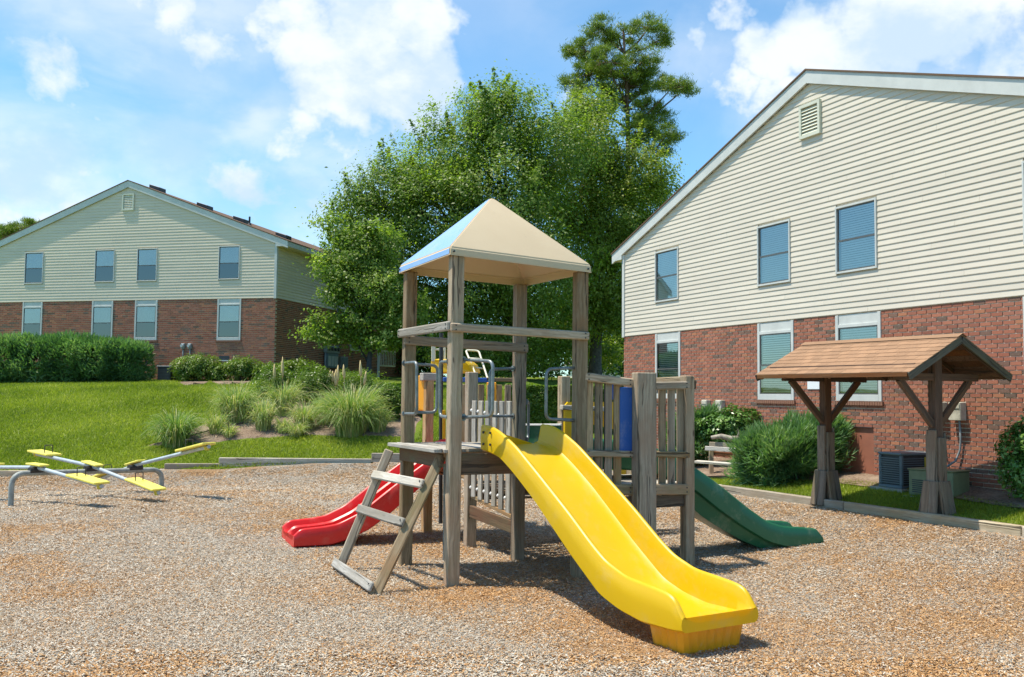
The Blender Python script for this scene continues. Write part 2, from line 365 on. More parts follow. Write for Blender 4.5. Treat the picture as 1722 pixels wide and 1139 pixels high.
BT = np.array([(.36, .125, .075), (.32, .108, .066), (.39, .145, .088), (.34, .135, .09), (.28, .10, .066), (.17, .10, .075), (.13, .09, .07), (.40, .16, .085)])
BP = np.array([.22, .18, .15, .15, .1, .07, .05, .08])
def shingle_mat(name, cols, coord_attr=False):
    m, h = mat(name); geo = h.n('ShaderNodeNewGeometry').outputs['Position']; rnd = h.n('ShaderNodeObjectInfo').outputs['Random']
    nz = h.noise(geo, 130., 3, .7); big = h.noise(geo, 2.5, 5, .65)
    c = h.mix(rnd, cols[0], cols[1]); c = h.mix(h.smooth(nz, .35, .7, 0, .5), c, cols[2]); c = h.mix(h.smooth(big, .5, .75, 0, .35), c, tuple(v*.6 for v in cols[0]))
    out(h, principled(h, c, .95, bump(h, nz, .6, .004), .15)); return m
M_['shingle'] = shingle_mat('tan_asphalt_shingle', [(.35, .20, .115), (.25, .145, .085), (.40, .26, .165)])
M_['roofing'] = shingle_mat('brown_asphalt_roofing', [(.16, .10, .065), (.13, .08, .055), (.20, .14, .10)])
M_['sillbrick'] = simple('brown_sill_brick', (.25, .12, .075), .9, .35, 5., bstr=.4, coord='Generated')
M_['cream2'] = simple('almond_vent_plastic', (.62, .62, .50), .5, .06, 3.)
def glassm(name, tint, mixf):
    m, h = mat(name); co = h.n('ShaderNodeTexCoord').outputs['Object']
    wav = bump(h, h.noise(h.mapping(co, (1, 1, 1.6)), 2.2, 1, .4), .03, .02)
    gl = h.n('ShaderNodeBsdfGlossy', {'Color': (.80, .84, .84, 1), 'Roughness': .02, 'Normal': wav}).outputs[0]
    tr = h.n('ShaderNodeBsdfTransparent', {'Color': (*tint, 1)}).outputs[0]
    fr = h.n('ShaderNodeFresnel', {'IOR': 1.6}).outputs[0]
    out(h, h.n('ShaderNodeMixShader', {0: h.math('ADD', h.math('MULTIPLY', fr, 1.2), mixf, True), 1: tr, 2: gl}).outputs[0]); return m
M_['pane'] = glassm('window_glass', (.70, .75, .74), .20)
M_['screen'] = glassm('window_glass_behind_screen', (.27, .34, .38), .10)
def leafm(name, a, b, c, trans=.35, rough=.45):
    m, h = mat(name)
    t = h.n('ShaderNodeAttribute', attribute_name='tint').outputs['Fac']
    col = h.ramp(t, [(0, a), (.5, b), (1, c)])
    pr = principled(h, col, rough, None, .45)
    tl = h.n('ShaderNodeBsdfTranslucent', {'Color': h.mix(1., col, (1.0, 1.15, .45), 'MULTIPLY')}).outputs[0]
    out(h, h.n('ShaderNodeMixShader', {0: trans, 1: pr, 2: tl}).outputs[0]); return m
M_['leaf_oak'] = leafm('oak_leaves', (.10, .18, .022), (.21, .31, .05), (.42, .48, .14), .58)
M_['leaf_oak2'] = leafm('yellowing_oak_leaves', (.11, .18, .02), (.23, .31, .04), (.44, .45, .10), .58)
M_['leaf_light'] = leafm('light_green_leaves', (.10, .18, .022), (.21, .31, .05), (.43, .50, .15), .58)
M_['needle'] = leafm('pine_needles', (.08, .14, .02), (.19, .27, .035), (.36, .38, .07), .35)
M_['juniper'] = leafm('juniper_sprays', (.06, .14, .045), (.14, .28, .10), (.30, .42, .19), .42, .55)
M_['shrub'] = leafm('shrub_leaves', (.05, .11, .012), (.13, .22, .022), (.30, .38, .055), .4, .4)
M_['shrub_dark'] = leafm('glossy_dark_leaves', (.045, .12, .02), (.10, .22, .035), (.22, .34, .08), .2, .3)
M_['grassblade'] = leafm('grass_blades', (.17, .23, .018), (.32, .38, .03), (.52, .52, .10), .45, .55)
M_['clump'] = leafm('ornamental_grass_blades', (.11, .22, .035), (.28, .40, .11), (.64, .56, .28), .4, .5)
M_['bark'] = simple('grey_bark', (.11, .095, .085), .95, .35, 9., bstr=.8, bscale=30)
M_['bark_pine'] = simple('pine_bark', (.16, .09, .06), .95, .35, 9., bstr=.8, bscale=30)
M_['tree_post'] = simple('dark_smooth_bark', (.045, .045, .06), .85, .3, 9., bstr=.5, bscale=30)
def ground_mats():
    # lawn
    m, h = mat('lawn_grass'); geo = h.n('ShaderNodeNewGeometry').outputs['Position']
    n1 = h.noise(geo, .8, 5, .6); n2 = h.noise(geo, 9., 5, .75); n3 = h.noise(h.mapping(geo, (1, 1, 1)), 70., 3, .8)
    c = h.mix(h.smooth(n1, .35, .65), (.12, .18, .014), (.21, .27, .028)); c = h.mix(h.smooth(n2, .4, .7, 0, .6), c, (.12, .19, .025))
    c = h.mix(h.smooth(n3, .45, .7, 0, .7), c, (.02, .055, .006)); dry = h.noise(geo, 2.1, 5, .7)
    c = h.mix(h.smooth(dry, .66, .74, 0, .6), c, (.26, .22, .10))
    out(h, principled(h, c, .9, bump(h, h.math('ADD', n3, n2), .9, .03), .15)); M_['lawn'] = m
    # wood-chip mulch
    m, h = mat('wood_chip_mulch'); geo = h.n('ShaderNodeNewGeometry').outputs['Position']
    v1 = h.n('ShaderNodeTexVoronoi', {'Vector': h.mapping(geo, (1, 1.5, 1)), 'Scale': 60., 'Randomness': 1.}, feature='F1')
    rn = h.n('ShaderNodeSeparateColor', {0: v1.outputs['Color']}).outputs[0]
    big = h.noise(geo, .42, 5, .6); med = h.noise(geo, 2.4, 5, .65)
    grey = h.ramp(rn, [(0, (.26, .21, .16)), (.3, (.40, .34, .27)), (.7, (.50, .44, .36)), (1, (.60, .55, .47))])
    tan = h.ramp(rn, [(0, (.26, .14, .07)), (.3, (.40, .23, .11)), (.7, (.50, .31, .16)), (1, (.58, .42, .25))])
    mixf = h.smooth(h.math('ADD', h.math('MULTIPLY', big, .6), h.math('MULTIPLY', med, .4)), .45, .58)
    c = h.mix(mixf, grey, tan)
    out(h, principled(h, c, .95, bump(h, h.math('SUBTRACT', rn, v1.outputs['Distance']), 1., .02), .1)); M_['mulch'] = m
    m, h = mat('wood_chips'); t = h.n('ShaderNodeAttribute', attribute_name='tint').outputs['Color']
    geo = h.n('ShaderNodeNewGeometry').outputs['Position']; nz = h.noise(geo, 160., 3, .7)
    c = h.mix(h.smooth(nz, .35, .7, 0, .4), t, (.16, .11, .07))
    out(h, principled(h, c, .9, None, .15)); M_['chips'] = m
    # bed soil / bark mulch
    m, h = mat('bark_mulch_soil'); geo = h.n('ShaderNodeNewGeometry').outputs['Position']
    n1 = h.noise(geo, 28., 5, .8); n2 = h.noise(geo, 2., 4, .6)
    c = h.mix(h.smooth(n1, .3, .7), (.10, .06, .04), (.34, .25, .18)); c = h.mix(h.smooth(n2, .4, .7, 0, .5), c, (.42, .33, .25))
    out(h, principled(h, c, .95, bump(h, n1, 1., .02), .1)); M_['soil'] = m
ground_mats()

# ------------------------------------------------------------------ ground
def grid_sheet(name, xs, ys, zf, m, keep=None, smooth=True):
    X, Y = np.meshgrid(xs, ys); Z = zf(X.ravel(), Y.ravel()); V = np.c_[X.ravel(), Y.ravel(), Z]
    nx, ny = len(xs), len(ys); i = np.arange((nx-1)*(ny-1)); a = (i//(nx-1))*nx+i % (nx-1)
    Fc = np.c_[a, a+1, a+nx+1, a+nx]
    if keep is not None:
        cxy = V[Fc].mean(1); Fc = Fc[keep(cxy[:, 0], cxy[:, 1])]
    return obj(name, mesh(name, V, Fc, m, smooth=smooth))
def ss(v, a, b): t = np.clip((v-a)/(b-a), 0, 1); return t*t*(3-2*t)
def lawn_z(x, y):
    d = poly_dist(x, y, MP)
    return gz(x, y)+LAWN_UP-.16*(1-ss(d, .02, .20))
def fine(a, b, s, far):
    m = np.arange(a, b+1e-6, s); k = np.array([1, 3, 8, 20, 60, 160, 420, 1000.])
    return np.r_[a-k[::-1], m, b+k] if far else m
lawn = grid_sheet('lawn', fine(-26, 16, .2, True), fine(4, 42, .2, True), lawn_z, M_['lawn']); tag(lawn, kind='structure')
mulch_bump = lambda x, y: np.array([noise.fractal(Vector((a*1.1, b*1.1, 0)), 1., 2., 3)*.018 for a, b in zip(x, y)])
def mulch_z(x, y): return gz(x, y)+mulch_bump(x, y)
mulch = grid_sheet('playground_mulch', np.arange(-24, 10, .2), np.arange(-3, 21.4, .2), mulch_z, M_['mulch'], keep=lambda x, y: poly_dist(x, y, MP) < .10)
tag(mulch, kind='structure')

def view_ok(P, m=30):
    c = (P-np.array([0, 0, CAM_H])) @ CM.T
    x = CX+F_PX*c[:, 0]/c[:, 2]; y = CY-F_PX*c[:, 1]/c[:, 2]
    return (c[:, 2] > .5) & (x > -m) & (x < PW+m) & (y > -m) & (y < PH+2*m)
def chips():
    """loose wood chips lying on the mulch, thinning with distance"""
    n = 1420000
    Y = 4.6*(21./4.6)**rng.random(n)**1.0; X = (rng.random(n)*2-1)*(.62*Y+.8)
    P = np.c_[X, Y, np.zeros(n)]
    d = poly_dist(X, Y, MP); k = (d < -.03) & view_ok(P, 60)
    P = P[k]; n = len(P); P[:, 2] = gz(P[:, 0], P[:, 1])+rng.random(n)*.016
    Yd = P[:, 1]
    big = rng.random(n)**2
    L = (.0055+.0135*big)*(1+.055*(Yd-6)); Wd = (.0019+.0034*rng.random(n))*(1+.085*(Yd-6)); bigc = rng.random(n) < .012; L[bigc] *= 1.9; Wd[bigc] *= 1.7
    a = rng.random(n)*2*np.pi; tilt = rng.normal(0, .22, n); roll = rng.normal(0, .34, n)
    ax = np.c_[np.cos(a)*np.cos(tilt), np.sin(a)*np.cos(tilt), np.sin(tilt)]
    s = np.c_[-np.sin(a), np.cos(a), np.zeros(n)]; up = np.cross(ax, s)
    s = s*np.cos(roll)[:, None]+up*np.sin(roll)[:, None]
    P[:, 2] += .003+np.abs(np.sin(tilt))*L*.6
    A = ax*L[:, None]; S = s*Wd[:, None]; j = (rng.random((n, 2))*.5+.5)
    V = np.stack([P-A-S*j[:, :1], P+A*.9-S, P+A+S*j[:, 1:], P-A*.85+S], 1).reshape(-1, 3)
    Fc = np.arange(4*n).reshape(-1, 4)
    # colour patches: weathered grey against fresh orange-brown where feet have turned it over
    q = np.array([(a_, b_) for a_, b_ in P[:, :2]])
    pn = sum(np.sin(q[:, 0]*fx+q[:, 1]*fy+ph)*w for fx, fy, ph, w in [(1.1, .7, 1., .5), (-.6, 1.7, 2.2, .45), (2.3, -1.9, .5, .35), (3.7, 2.9, 4., .25), (-5.1, 4.2, 1.7, .2), (.4, -.5, 3., .4)])
    warm = np.clip(.30+ss(pn, -.1, .9)*.5+.10*np.clip(q[:, 0]/3, -1, 1.5), 0, .92)
    for bx, by, br, ba in [(-.3, 8.6, 1.1, .95), (.9, 7.6, 1.2, .95), (2.3, 6.6, 1.4, .8), (3.6, 7.6, 1.3, .8), (-.8, 6.6, .9, .6), (4.6, 8.3, 1.2, .8), (.4, 9.6, 1.5, .9), (4., 9., 1.5, .7), (4.5, 6.8, 1.6, .55), (-6.2, 17, .8, .7), (-1.2, 11.6, 1.3, .8), (-5.5, 15.2, .7, .5), (3.3, 10.4, 1.2, .7), (-1.6, 8.6, .8, .7), (5., 11., .8, .6), (2.6, 13, 1.3, .5), (-2.6, 6.6, .5, .4)]:
        warm = np.maximum(warm, ba*np.exp(-((q[:, 0]-bx)**2+(q[:, 1]-by)**2*1.5)/br**2))
    w = (rng.random(n) < warm)
    r = rng.random(n)[:, None]
    g = np.where(r < .5, np.array([.53, .45, .345])*(.68+.7*r), np.array([.66, .60, .50])*(.66+.4*r))
    o = np.where(r < .5, np.array([.53, .27, .10])*(.68+.7*r), np.array([.68, .42, .20])*(.58+.45*r))
    C = np.where(w[:, None], o, g); dk = rng.random(n) < .07; C[dk] *= .5
    V = V.reshape(-1, 4, 3); nearm = Yd < 6.7          # far chips are slivers of three corners
    nq = int(nearm.sum()); VV = np.concatenate([V[nearm].reshape(-1, 3), V[~nearm][:, [0, 1, 2]].reshape(-1, 3)]); m3 = n-nq
    CC = np.concatenate([np.repeat(C[nearm], 4, 0), np.repeat(C[~nearm], 3, 0)])
    me = bpy.data.meshes.new('wood_chips'); me.vertices.add(len(VV)); me.vertices.foreach_set('co', VV.astype(np.float32).ravel())
    me.loops.add(len(VV)); me.loops.foreach_set('vertex_index', np.arange(len(VV), dtype=np.int32)); me.polygons.add(n)
    me.polygons.foreach_set('loop_start', np.r_[np.arange(nq)*4, nq*4+np.arange(m3)*3].astype(np.int32)); me.update(calc_edges=True)
    me.materials.append(M_['chips']); a_ = me.color_attributes.new('tint', 'FLOAT_COLOR', 'POINT'); a_.data.foreach_set('color', np.c_[CC, np.ones(len(CC))].astype(np.float32).ravel())
    tag(obj('wood_chips', me), label='loose grey and orange wood chips covering the playground ground', cat='mulch', kind='stuff')
chips()

def bed(name, pts, up=.022):
    """mulched planting bed following the ground, fan mesh so its edge stays smooth"""
    P = np.array(pts, float); c = P.mean(0); n = len(P); m = 96
    t = np.linspace(0, n, m, endpoint=False); i = t.astype(int); f = (t-i)[:, None]; f = f*f*(3-2*f)*.5+f*.5
    E = P[i % n]*(1-f)+P[(i+1) % n]*f; E += rng.normal(0, .03, E.shape)
    R = 22; V = []
    for k in range(R+1): V.append(c+(E-c)*(k/R))
    V = np.concatenate(V); z = lawn_z(V[:, 0], V[:, 1])+up
    z[-m:] -= .05
    Fc = np.array([(k*m+j, k*m+(j+1) % m, (k+1)*m+(j+1) % m, (k+1)*m+j) for k in range(R) for j in range(m)])
    return tag(obj(name, mesh(name, np.c_[V, z], Fc, M_['soil'], smooth=True)), kind='structure')
BEDS = []
def bedpx(name, px, **kw):
    pts = [drop(x, y)[:2] for x, y in px]; BEDS.append(np.array(pts)); return bed(name, pts, **kw)
bedpx('bare_soil_patch', [(300, 644), (325, 641), (352, 643), (340, 648), (312, 649)])
bedpx('bare_soil_patch', [(356, 643), (385, 640), (425, 642), (410, 647), (370, 648)])
bedpx('planting_bed', [(243, 752), (300, 748), (360, 746), (430, 739), (500, 733), (600, 734), (700, 738), (715, 700), (690, 668), (600, 668), (500, 662), (440, 672), (400, 690), (350, 712), (300, 735)])
def bedxy(name, pts): BEDS.append(np.array(pts)); return bed(name, pts)
# strip of bark along the right house wall and along the left house front
DR = np.array([-.398, .917]); DR /= np.linalg.norm(DR); NR = np.array([-DR[1], DR[0]])   # NR points out of the wall to the play area
AR = on_wall(1665, 750, at(1665, 750, 12.6), DR)[:2]
def wr(s, o): return AR+DR*s+NR*o
bedxy('wall_bed', [wr(-4, .55), wr(-2, .6), wr(0, .42), wr(1.2, .34), wr(2.2, .42), wr(3., .75), wr(4.2, 1.3), wr(5.5, 1.65), wr(7.0, 1.9), wr(9.5, 1.9), wr(9.6, -.1), wr(5, -.1), wr(0, -.1), wr(-4, -.1)])

def lawn_blades(name, n, region, hgt, wid, label):
    X, Y = region(n); d = poly_dist(X, Y, MP); k = d > .13
    for b in BEDS: k &= poly_dist(X, Y, b) > .04
    P = np.c_[X, Y, lawn_z(X, Y)][k]; k = view_ok(P, 20); P = P[k]; n = len(P)
    if n == 0: return
    a = rng.random(n)*2*np.pi; l = rng.normal(0, .45, (n, 2)); H = hgt*(.5+rng.random(n)); Wd = wid*(.7+.6*rng.random(n))
    s = np.c_[np.cos(a), np.sin(a), np.zeros(n)]*Wd[:, None]; tip = np.c_[l[:, 0]*H, l[:, 1]*H, H]
    V = np.stack([P-s, P+s, P+tip], 1).reshape(-1, 3)
    pn = np.sin(P[:, 0]*1.3+P[:, 1]*.9)+np.sin(P[:, 0]*-.7+P[:, 1]*2.1+2)
    t = np.clip(.40+.13*pn+.10*np.sin(P[:, 0]*3.1+1)*np.sin(P[:, 1]*2.7)+rng.normal(0, .2, n), 0, 1); t = np.repeat(t, 3)[:, None]*np.ones((1, 3))
    tag(obj(name, mesh(name, V, np.arange(3*n).reshape(-1, 3), M_['grassblade'], tint=t)), label=label, cat='grass', kind='stuff')
lawn_blades('slope_grass', 330000, lambda n: (-19+20*rng.random(n), 20.3+11*rng.random(n)**1.2), .05, .010, 'mown green grass blades covering the lawn slope below the houses')
def strip(n):
    s = -4+16*rng.random(n); o = .3+3.4*rng.random(n); p = AR[None]+DR[None]*s[:, None]+NR[None]*o[:, None]; return p[:, 0], p[:, 1]
lawn_blades('strip_grass', 260000, strip, .035, .0045, 'bright grass blades on the narrow strip under the shelter')

# ------------------------------------------------------------------ borders
def border(pts_tops, label, hgt=.16, wd=.10):
    t = thing('timber_border', label, 'border', (pts_tops[0][0][0], pts_tops[0][0][1], g1(pts_tops[0][0][0], pts_tops[0][0][1])))
    for (p0, p1) in pts_tops:
        p0 = Vector(p0); p1 = Vector(p1); d = Vector((0, 0, hgt/2)); n = max(1, round((p1-p0).length/2.4))
        for k in range(n):
            a = p0.lerp(p1, k/n); b = p0.lerp(p1, (k+1)/n); g = (b-a).normalized()*.004
            timber('landscape_timber', t, a-d+g, b-d-g, hgt, wd, (0, 0, 1), M_['wood_border'], .010)
    return t
def bt(x, y, z): # point on top of a border at known height
    d = ray(x, y); return tuple(np.array([0, 0, CAM_H])+(z-CAM_H)/d[2]*d)
border([(bt(-120, 792.5, .115), bt(277, 789.2, .12)), (bt(277, 779.5, .24), bt(368.7, 779.5, .24)), (bt(368.7, 769.6, .368), bt(625, 771.7, .368)), (bt(625, 762, .495), bt(880, 764.5, .495))],
       'stepped timber border where the mulch meets the lawn slope', .20)
border([(bt(1170, 810.5, .41), bt(1213, 815.6, .41)), (bt(1213, 815.6, .41), bt(1722, 884.7, .41)), (bt(1722, 884.7, .41), bt(1980, 919.5, .41))],
       'long straight timber border beside the grass strip of the shelter', .17)

# ------------------------------------------------------------------ vegetation helpers
def frame_vecs(n, bias=0.):
    v = rng.normal(size=(n, 3)); v[:, 2] = np.abs(v[:, 2])+bias; v /= np.linalg.norm(v, axis=1)[:, None]     # leaf normals
    a = rng.normal(size=(n, 3)); a -= v*(a*v).sum(1)[:, None]; a /= np.linalg.norm(a, axis=1)[:, None]
    return v, a, np.cross(v, a)
def leaf_mesh(name, C, size, aspect, m, tint, bias=.3, outward=None, droop=0.):
    n = len(C); v, a, b = frame_vecs(n, bias)
    if outward is not None:
        v = v*.8+outward*.7; v /= np.linalg.norm(v, axis=1)[:, None]; a = rng.normal(size=(n, 3)); a -= v*(a*v).sum(1)[:, None]; a /= np.linalg.norm(a, axis=1)[:, None]; b = np.cross(v, a)
    s = (size*(.6+.8*rng.random(n)))[:, None]; A = a*s; B = b*s*aspect; fold = v*s*.16
    V = np.stack([C-A*.9, C-B+fold, C+A, C+B+fold], 1).reshape(-1, 3)
    t = np.repeat(np.clip(tint, 0, 1), 4)[:, None]*np.ones((1, 3))
    return mesh(name, V, np.arange(4*n).reshape(-1, 4), m, tint=t)
def clumps_in(lobes, n, seed, inner=.45):
    """clump centres spread through ellipsoid lobes, denser towards their skins"""
    r = np.random.default_rng(seed); vol = np.array([l[3]*l[4]*l[5] for l in lobes])**(2/3); vol /= vol.sum(); out_ = []
    for l, q in zip(lobes, vol):
        k = max(3, int(n*q)); d = r.normal(size=(k, 3)); d /= np.linalg.norm(d, axis=1)[:, None]
        rad = (inner+(1-inner)*r.random(k))[:, None]*(1+.13*r.normal(size=(k, 1)))
        out_.append(np.c_[np.array(l[:3])+d*rad*np.array(l[3:6]), np.full(k, len(out_)), d])
    return np.concatenate(out_)
def limb_tree(mb, base, top, r0, lobes, C, seed, nb=60):
    r = random.Random(seed); base = Vector(base); top = Vector(top)
    pts = []; rr = []
    for k in range(9):
        t = k/8; p = base.lerp(top, t)+Vector((r.uniform(-1, 1), r.uniform(-1, 1), 0))*.10*t*(1 if k else 0); pts.append(p); rr.append(r0*(1-.72*t)*(1.25 if k == 0 else 1))
    mb.tube(pts, rr, 10)
    ends = []
    for l in lobes:
        e = Vector(l[:3]); k = r.randint(2, 6); s = pts[k]; mid = s.lerp(e, .5)+Vector((r.uniform(-.3, .3), r.uniform(-.3, .3), r.uniform(-.1, .5)))
        q = [s, s.lerp(mid, .5)+Vector((0, 0, .15)), mid, mid.lerp(e, .5), e]; w = r0*.38
        mb.tube(q, [w, w*.8, w*.6, w*.4, w*.2], 6); ends.append(q)
    idx = list(range(len(C))); r.shuffle(idx)
    for i in idx[:nb]:
        q = ends[int(C[i, 3])]; s = q[r.randint(1, 4)]; e = Vector(C[i, :3]); w = r0*.10
        mb.tube([s, s.lerp(e, .5)+Vector((0, 0, .12)), e], [w, w*.7, w*.3], 4, cap=False)
def tree(name, label, base, top, r0, lobes, ncl, nleaf, crad, size, m, bark, seed, hue=.45, aspect=.5, group=None, nb=60, flat=.75, inner=.45):
    t = thing(name, label, 'tree', tuple(base), group=group)
    C = clumps_in(lobes, ncl, seed, inner); r = np.random.default_rng(seed+1); n = len(C)
    k = r.integers(int(nleaf*.5), int(nleaf*1.5), n); idx = np.repeat(np.arange(n), k); N_ = len(idx)
    P = C[idx, :3]+r.normal(size=(N_, 3))*np.array([1, 1, flat])*crad*(.6+.7*r.random(n))[idx][:, None]
    hue_c = r.normal(0, .14, n)
    tint = hue+hue_c[idx]+r.normal(0, .19, N_)
    sh = (r.random(n) < .16) & (C[:, 6] > .1)            # upright leafy shoots breaking the outline
    q = sh[idx]; f = r.random(N_); dxy = C[idx, 4:6]
    P[q] = C[idx][q, :3]+np.c_[dxy[q]*f[q, None]*crad*1.4, f[q]*crad*2.0]+r.normal(size=(q.sum(), 3))*crad*.28*(1.2-f[q, None])
    mb = MB(); limb_tree(mb, base, top, r0, lobes, C, seed, nb); mb.build('trunk', bark, t, Matrix.Identity(4), smooth=True)
    obj('crown', leaf_mesh('crown', P, size, aspect, m, tint, outward=C[idx, 4:7]), t, Matrix.Identity(4))
    return t
def L(px, py, rpx, Y, ry=None, dep=1.):
    c = at(px, py, Y); s = Y/F_PX; return (*c, rpx*s, rpx*s*dep, (ry or rpx)*s)
def shrub(name, label, px, pybase, w, hgt, m, size=.035, n=9000, group=None, stem=True, cat='shrub', depth=1., lobes=5, seed=1, dens=1., aspect=.45, sharp=False, Y=None, at_xy=None):
    """rounded leafy bush: w, hgt in photo pixels at its distance"""
    p = drop(px, pybase) if Y is None else at(px, pybase, Y)
    Yp = p[1]; s = Yp/F_PX; W_ = w*s/2; H_ = hgt*s
    r = np.random.default_rng(seed); t = thing(name, label, cat, tuple(p), group=group)
    c0 = p+np.array([0, W_*.35*depth, 0])
    LB = [(0, 0, H_*.5, W_*.92, W_*.85*depth, H_*.5)]
    for k in range(lobes):
        a = r.uniform(0, 2*np.pi); q = r.uniform(.35, .62); f = r.uniform(.35, .5)
        LB.append((math.cos(a)*W_*q, math.sin(a)*W_*q*depth, H_*r.uniform(.35, .72), W_*f, W_*f*depth, H_*r.uniform(.26, .34)))
    vol = np.array([l[3]*l[5] for l in LB]); vol /= vol.sum(); PP = []; OO = []
    for l, q in zip(LB, vol):
        k = int(n*q); d = r.normal(size=(k, 3)); d /= np.linalg.norm(d, axis=1)[:, None]
        rad = (1-.5*r.random(k)**2.2)[:, None]*(1+.05*r.normal(size=(k, 1)))
        PP.append(np.array(l[:3])+d*rad*np.array(l[3:6])); OO.append(d)
    P = np.concatenate(PP); O = np.concatenate(OO); nn = np.array([noise.noise(Vector(v*(3.2/max(W_, .3)))) for v in P])
    P += O*(nn[:, None]*(.42 if sharp else .24)*W_); k = P[:, 2] > .01; P, O, nn = P[k], O[k], nn[k]
    P += c0
    P[:, 2] += gz(P[:, 0], P[:, 1])-g1(c0[0], c0[1])
    tint = .42+nn*.55+r.normal(0, .16, len(P))
    if sharp:    # juniper: upswept sprays
        n_ = len(P); d = O*.9+np.array([0, 0, .55])+r.normal(0, .4, (n_, 3)); d /= np.linalg.norm(d, axis=1)[:, None]
        sd_ = np.cross(d, r.normal(size=(n_, 3))); sd_ /= np.linalg.norm(sd_, axis=1)[:, None]
        L_ = (size*2.6*(.5+r.random(n_)))[:, None]; w_ = size*.30
        L_[r.random(n_) < .06] *= 2.2
        V = np.stack([P-d*L_*.3, P+sd_*w_, P+d*L_, P-sd_*w_], 1).reshape(-1, 3)
        tt = np.repeat(np.clip(tint, 0, 1), 4)[:, None]*np.ones((1, 3))
        me = mesh('foliage', V, np.arange(4*n_).reshape(-1, 4), m, tint=tt)
    else: me = leaf_mesh('foliage', P, size, aspect, m, tint, outward=O)
    obj('foliage', me, t, Matrix.Identity(4))
    mb = MB(); rr = random.Random(seed)
    for k in range(9):
        a = rr.uniform(0, 6.28); e = Vector(c0)+Vector((math.cos(a)*W_*.55, math.sin(a)*W_*.5*depth, H_*rr.uniform(.45, .8)))
        b = Vector(c0)+Vector((math.cos(a)*.04, math.sin(a)*.04, -.05)); mb.tube([b, b.lerp(e, .5)+Vector((0, 0, .05)), e], [.02, .013, .005], 5)
    mb.build('stem', M_['bark'], t, Matrix.Identity(4), smooth=True)
    return t
def grass_clump(label, px, py, w, hgt, n_=380, green=.45, dry=.15, seed=1, group='ornamental grass clumps in the planting bed'):
    n = int(n_*2.6); p = drop(px, py); s = p[1]/F_PX; W_ = w*s/2; H_ = hgt*s; r = np.random.default_rng(seed)
    t = thing('ornamental_grass', label, 'ornamental grass', tuple(p), group=group)
    V = []; T = []; a = r.random(n)*2*np.pi; q = r.random(n)**.7; seg = 5
    b = np.c_[np.cos(a)*q*W_*.42, np.sin(a)*q*W_*.42+W_*.2, np.zeros(n)]+p; b[:, 2] = gz(b[:, 0], b[:, 1])
    dirv = np.c_[np.cos(a), np.sin(a)]; reach = (W_*(.12+.95*r.random(n)))[:, None]; top = H_*(.55+.55*r.random(n)); arch = .40+.75*r.random(n)
    wd = .0045+.004*r.random(n); side = np.c_[-np.sin(a), np.cos(a), np.zeros(n)]; side += r.normal(0, .5, side.shape); side /= np.linalg.norm(side, axis=1)[:, None]
    rows = []
    for k in range(seg+1):
        u = k/seg; zz = top*(u-arch*u**3*.75)*1.35; o = reach*(u**1.7)
        c = b+np.c_[dirv*o, zz]; rows.append((c, wd*(1-u)**.6*1.3+.0006))
    Q = []
    for c, w_ in rows: Q.append(np.stack([c-side*w_[:, None], c+side*w_[:, None]], 1))
    Q = np.stack(Q, 1)                                    # n, seg+1, 2, 3
    V = Q.reshape(-1, 3); base = np.arange(n)[:, None]*(seg+1)*2+np.arange(seg)[None]*2
    Fc = np.stack([base, base+1, base+3, base+2], -1).reshape(-1, 4)
    tt = np.clip(green+r.normal(0, .15, n), 0, .8); dr = r.random(n) < dry; tt[dr] = .8+.2*r.random(dr.sum())
    tt = np.repeat(tt[:, None], (seg+1)*2, 1); tt[:, :2] += .25
    obj('blades', mesh('blades', V, Fc, M_['clump'], tint=np.clip(tt, 0, 1).reshape(-1, 1)*np.ones((1, 3))), t, Matrix.Identity(4))
    return t, p
def card_label(o): return o

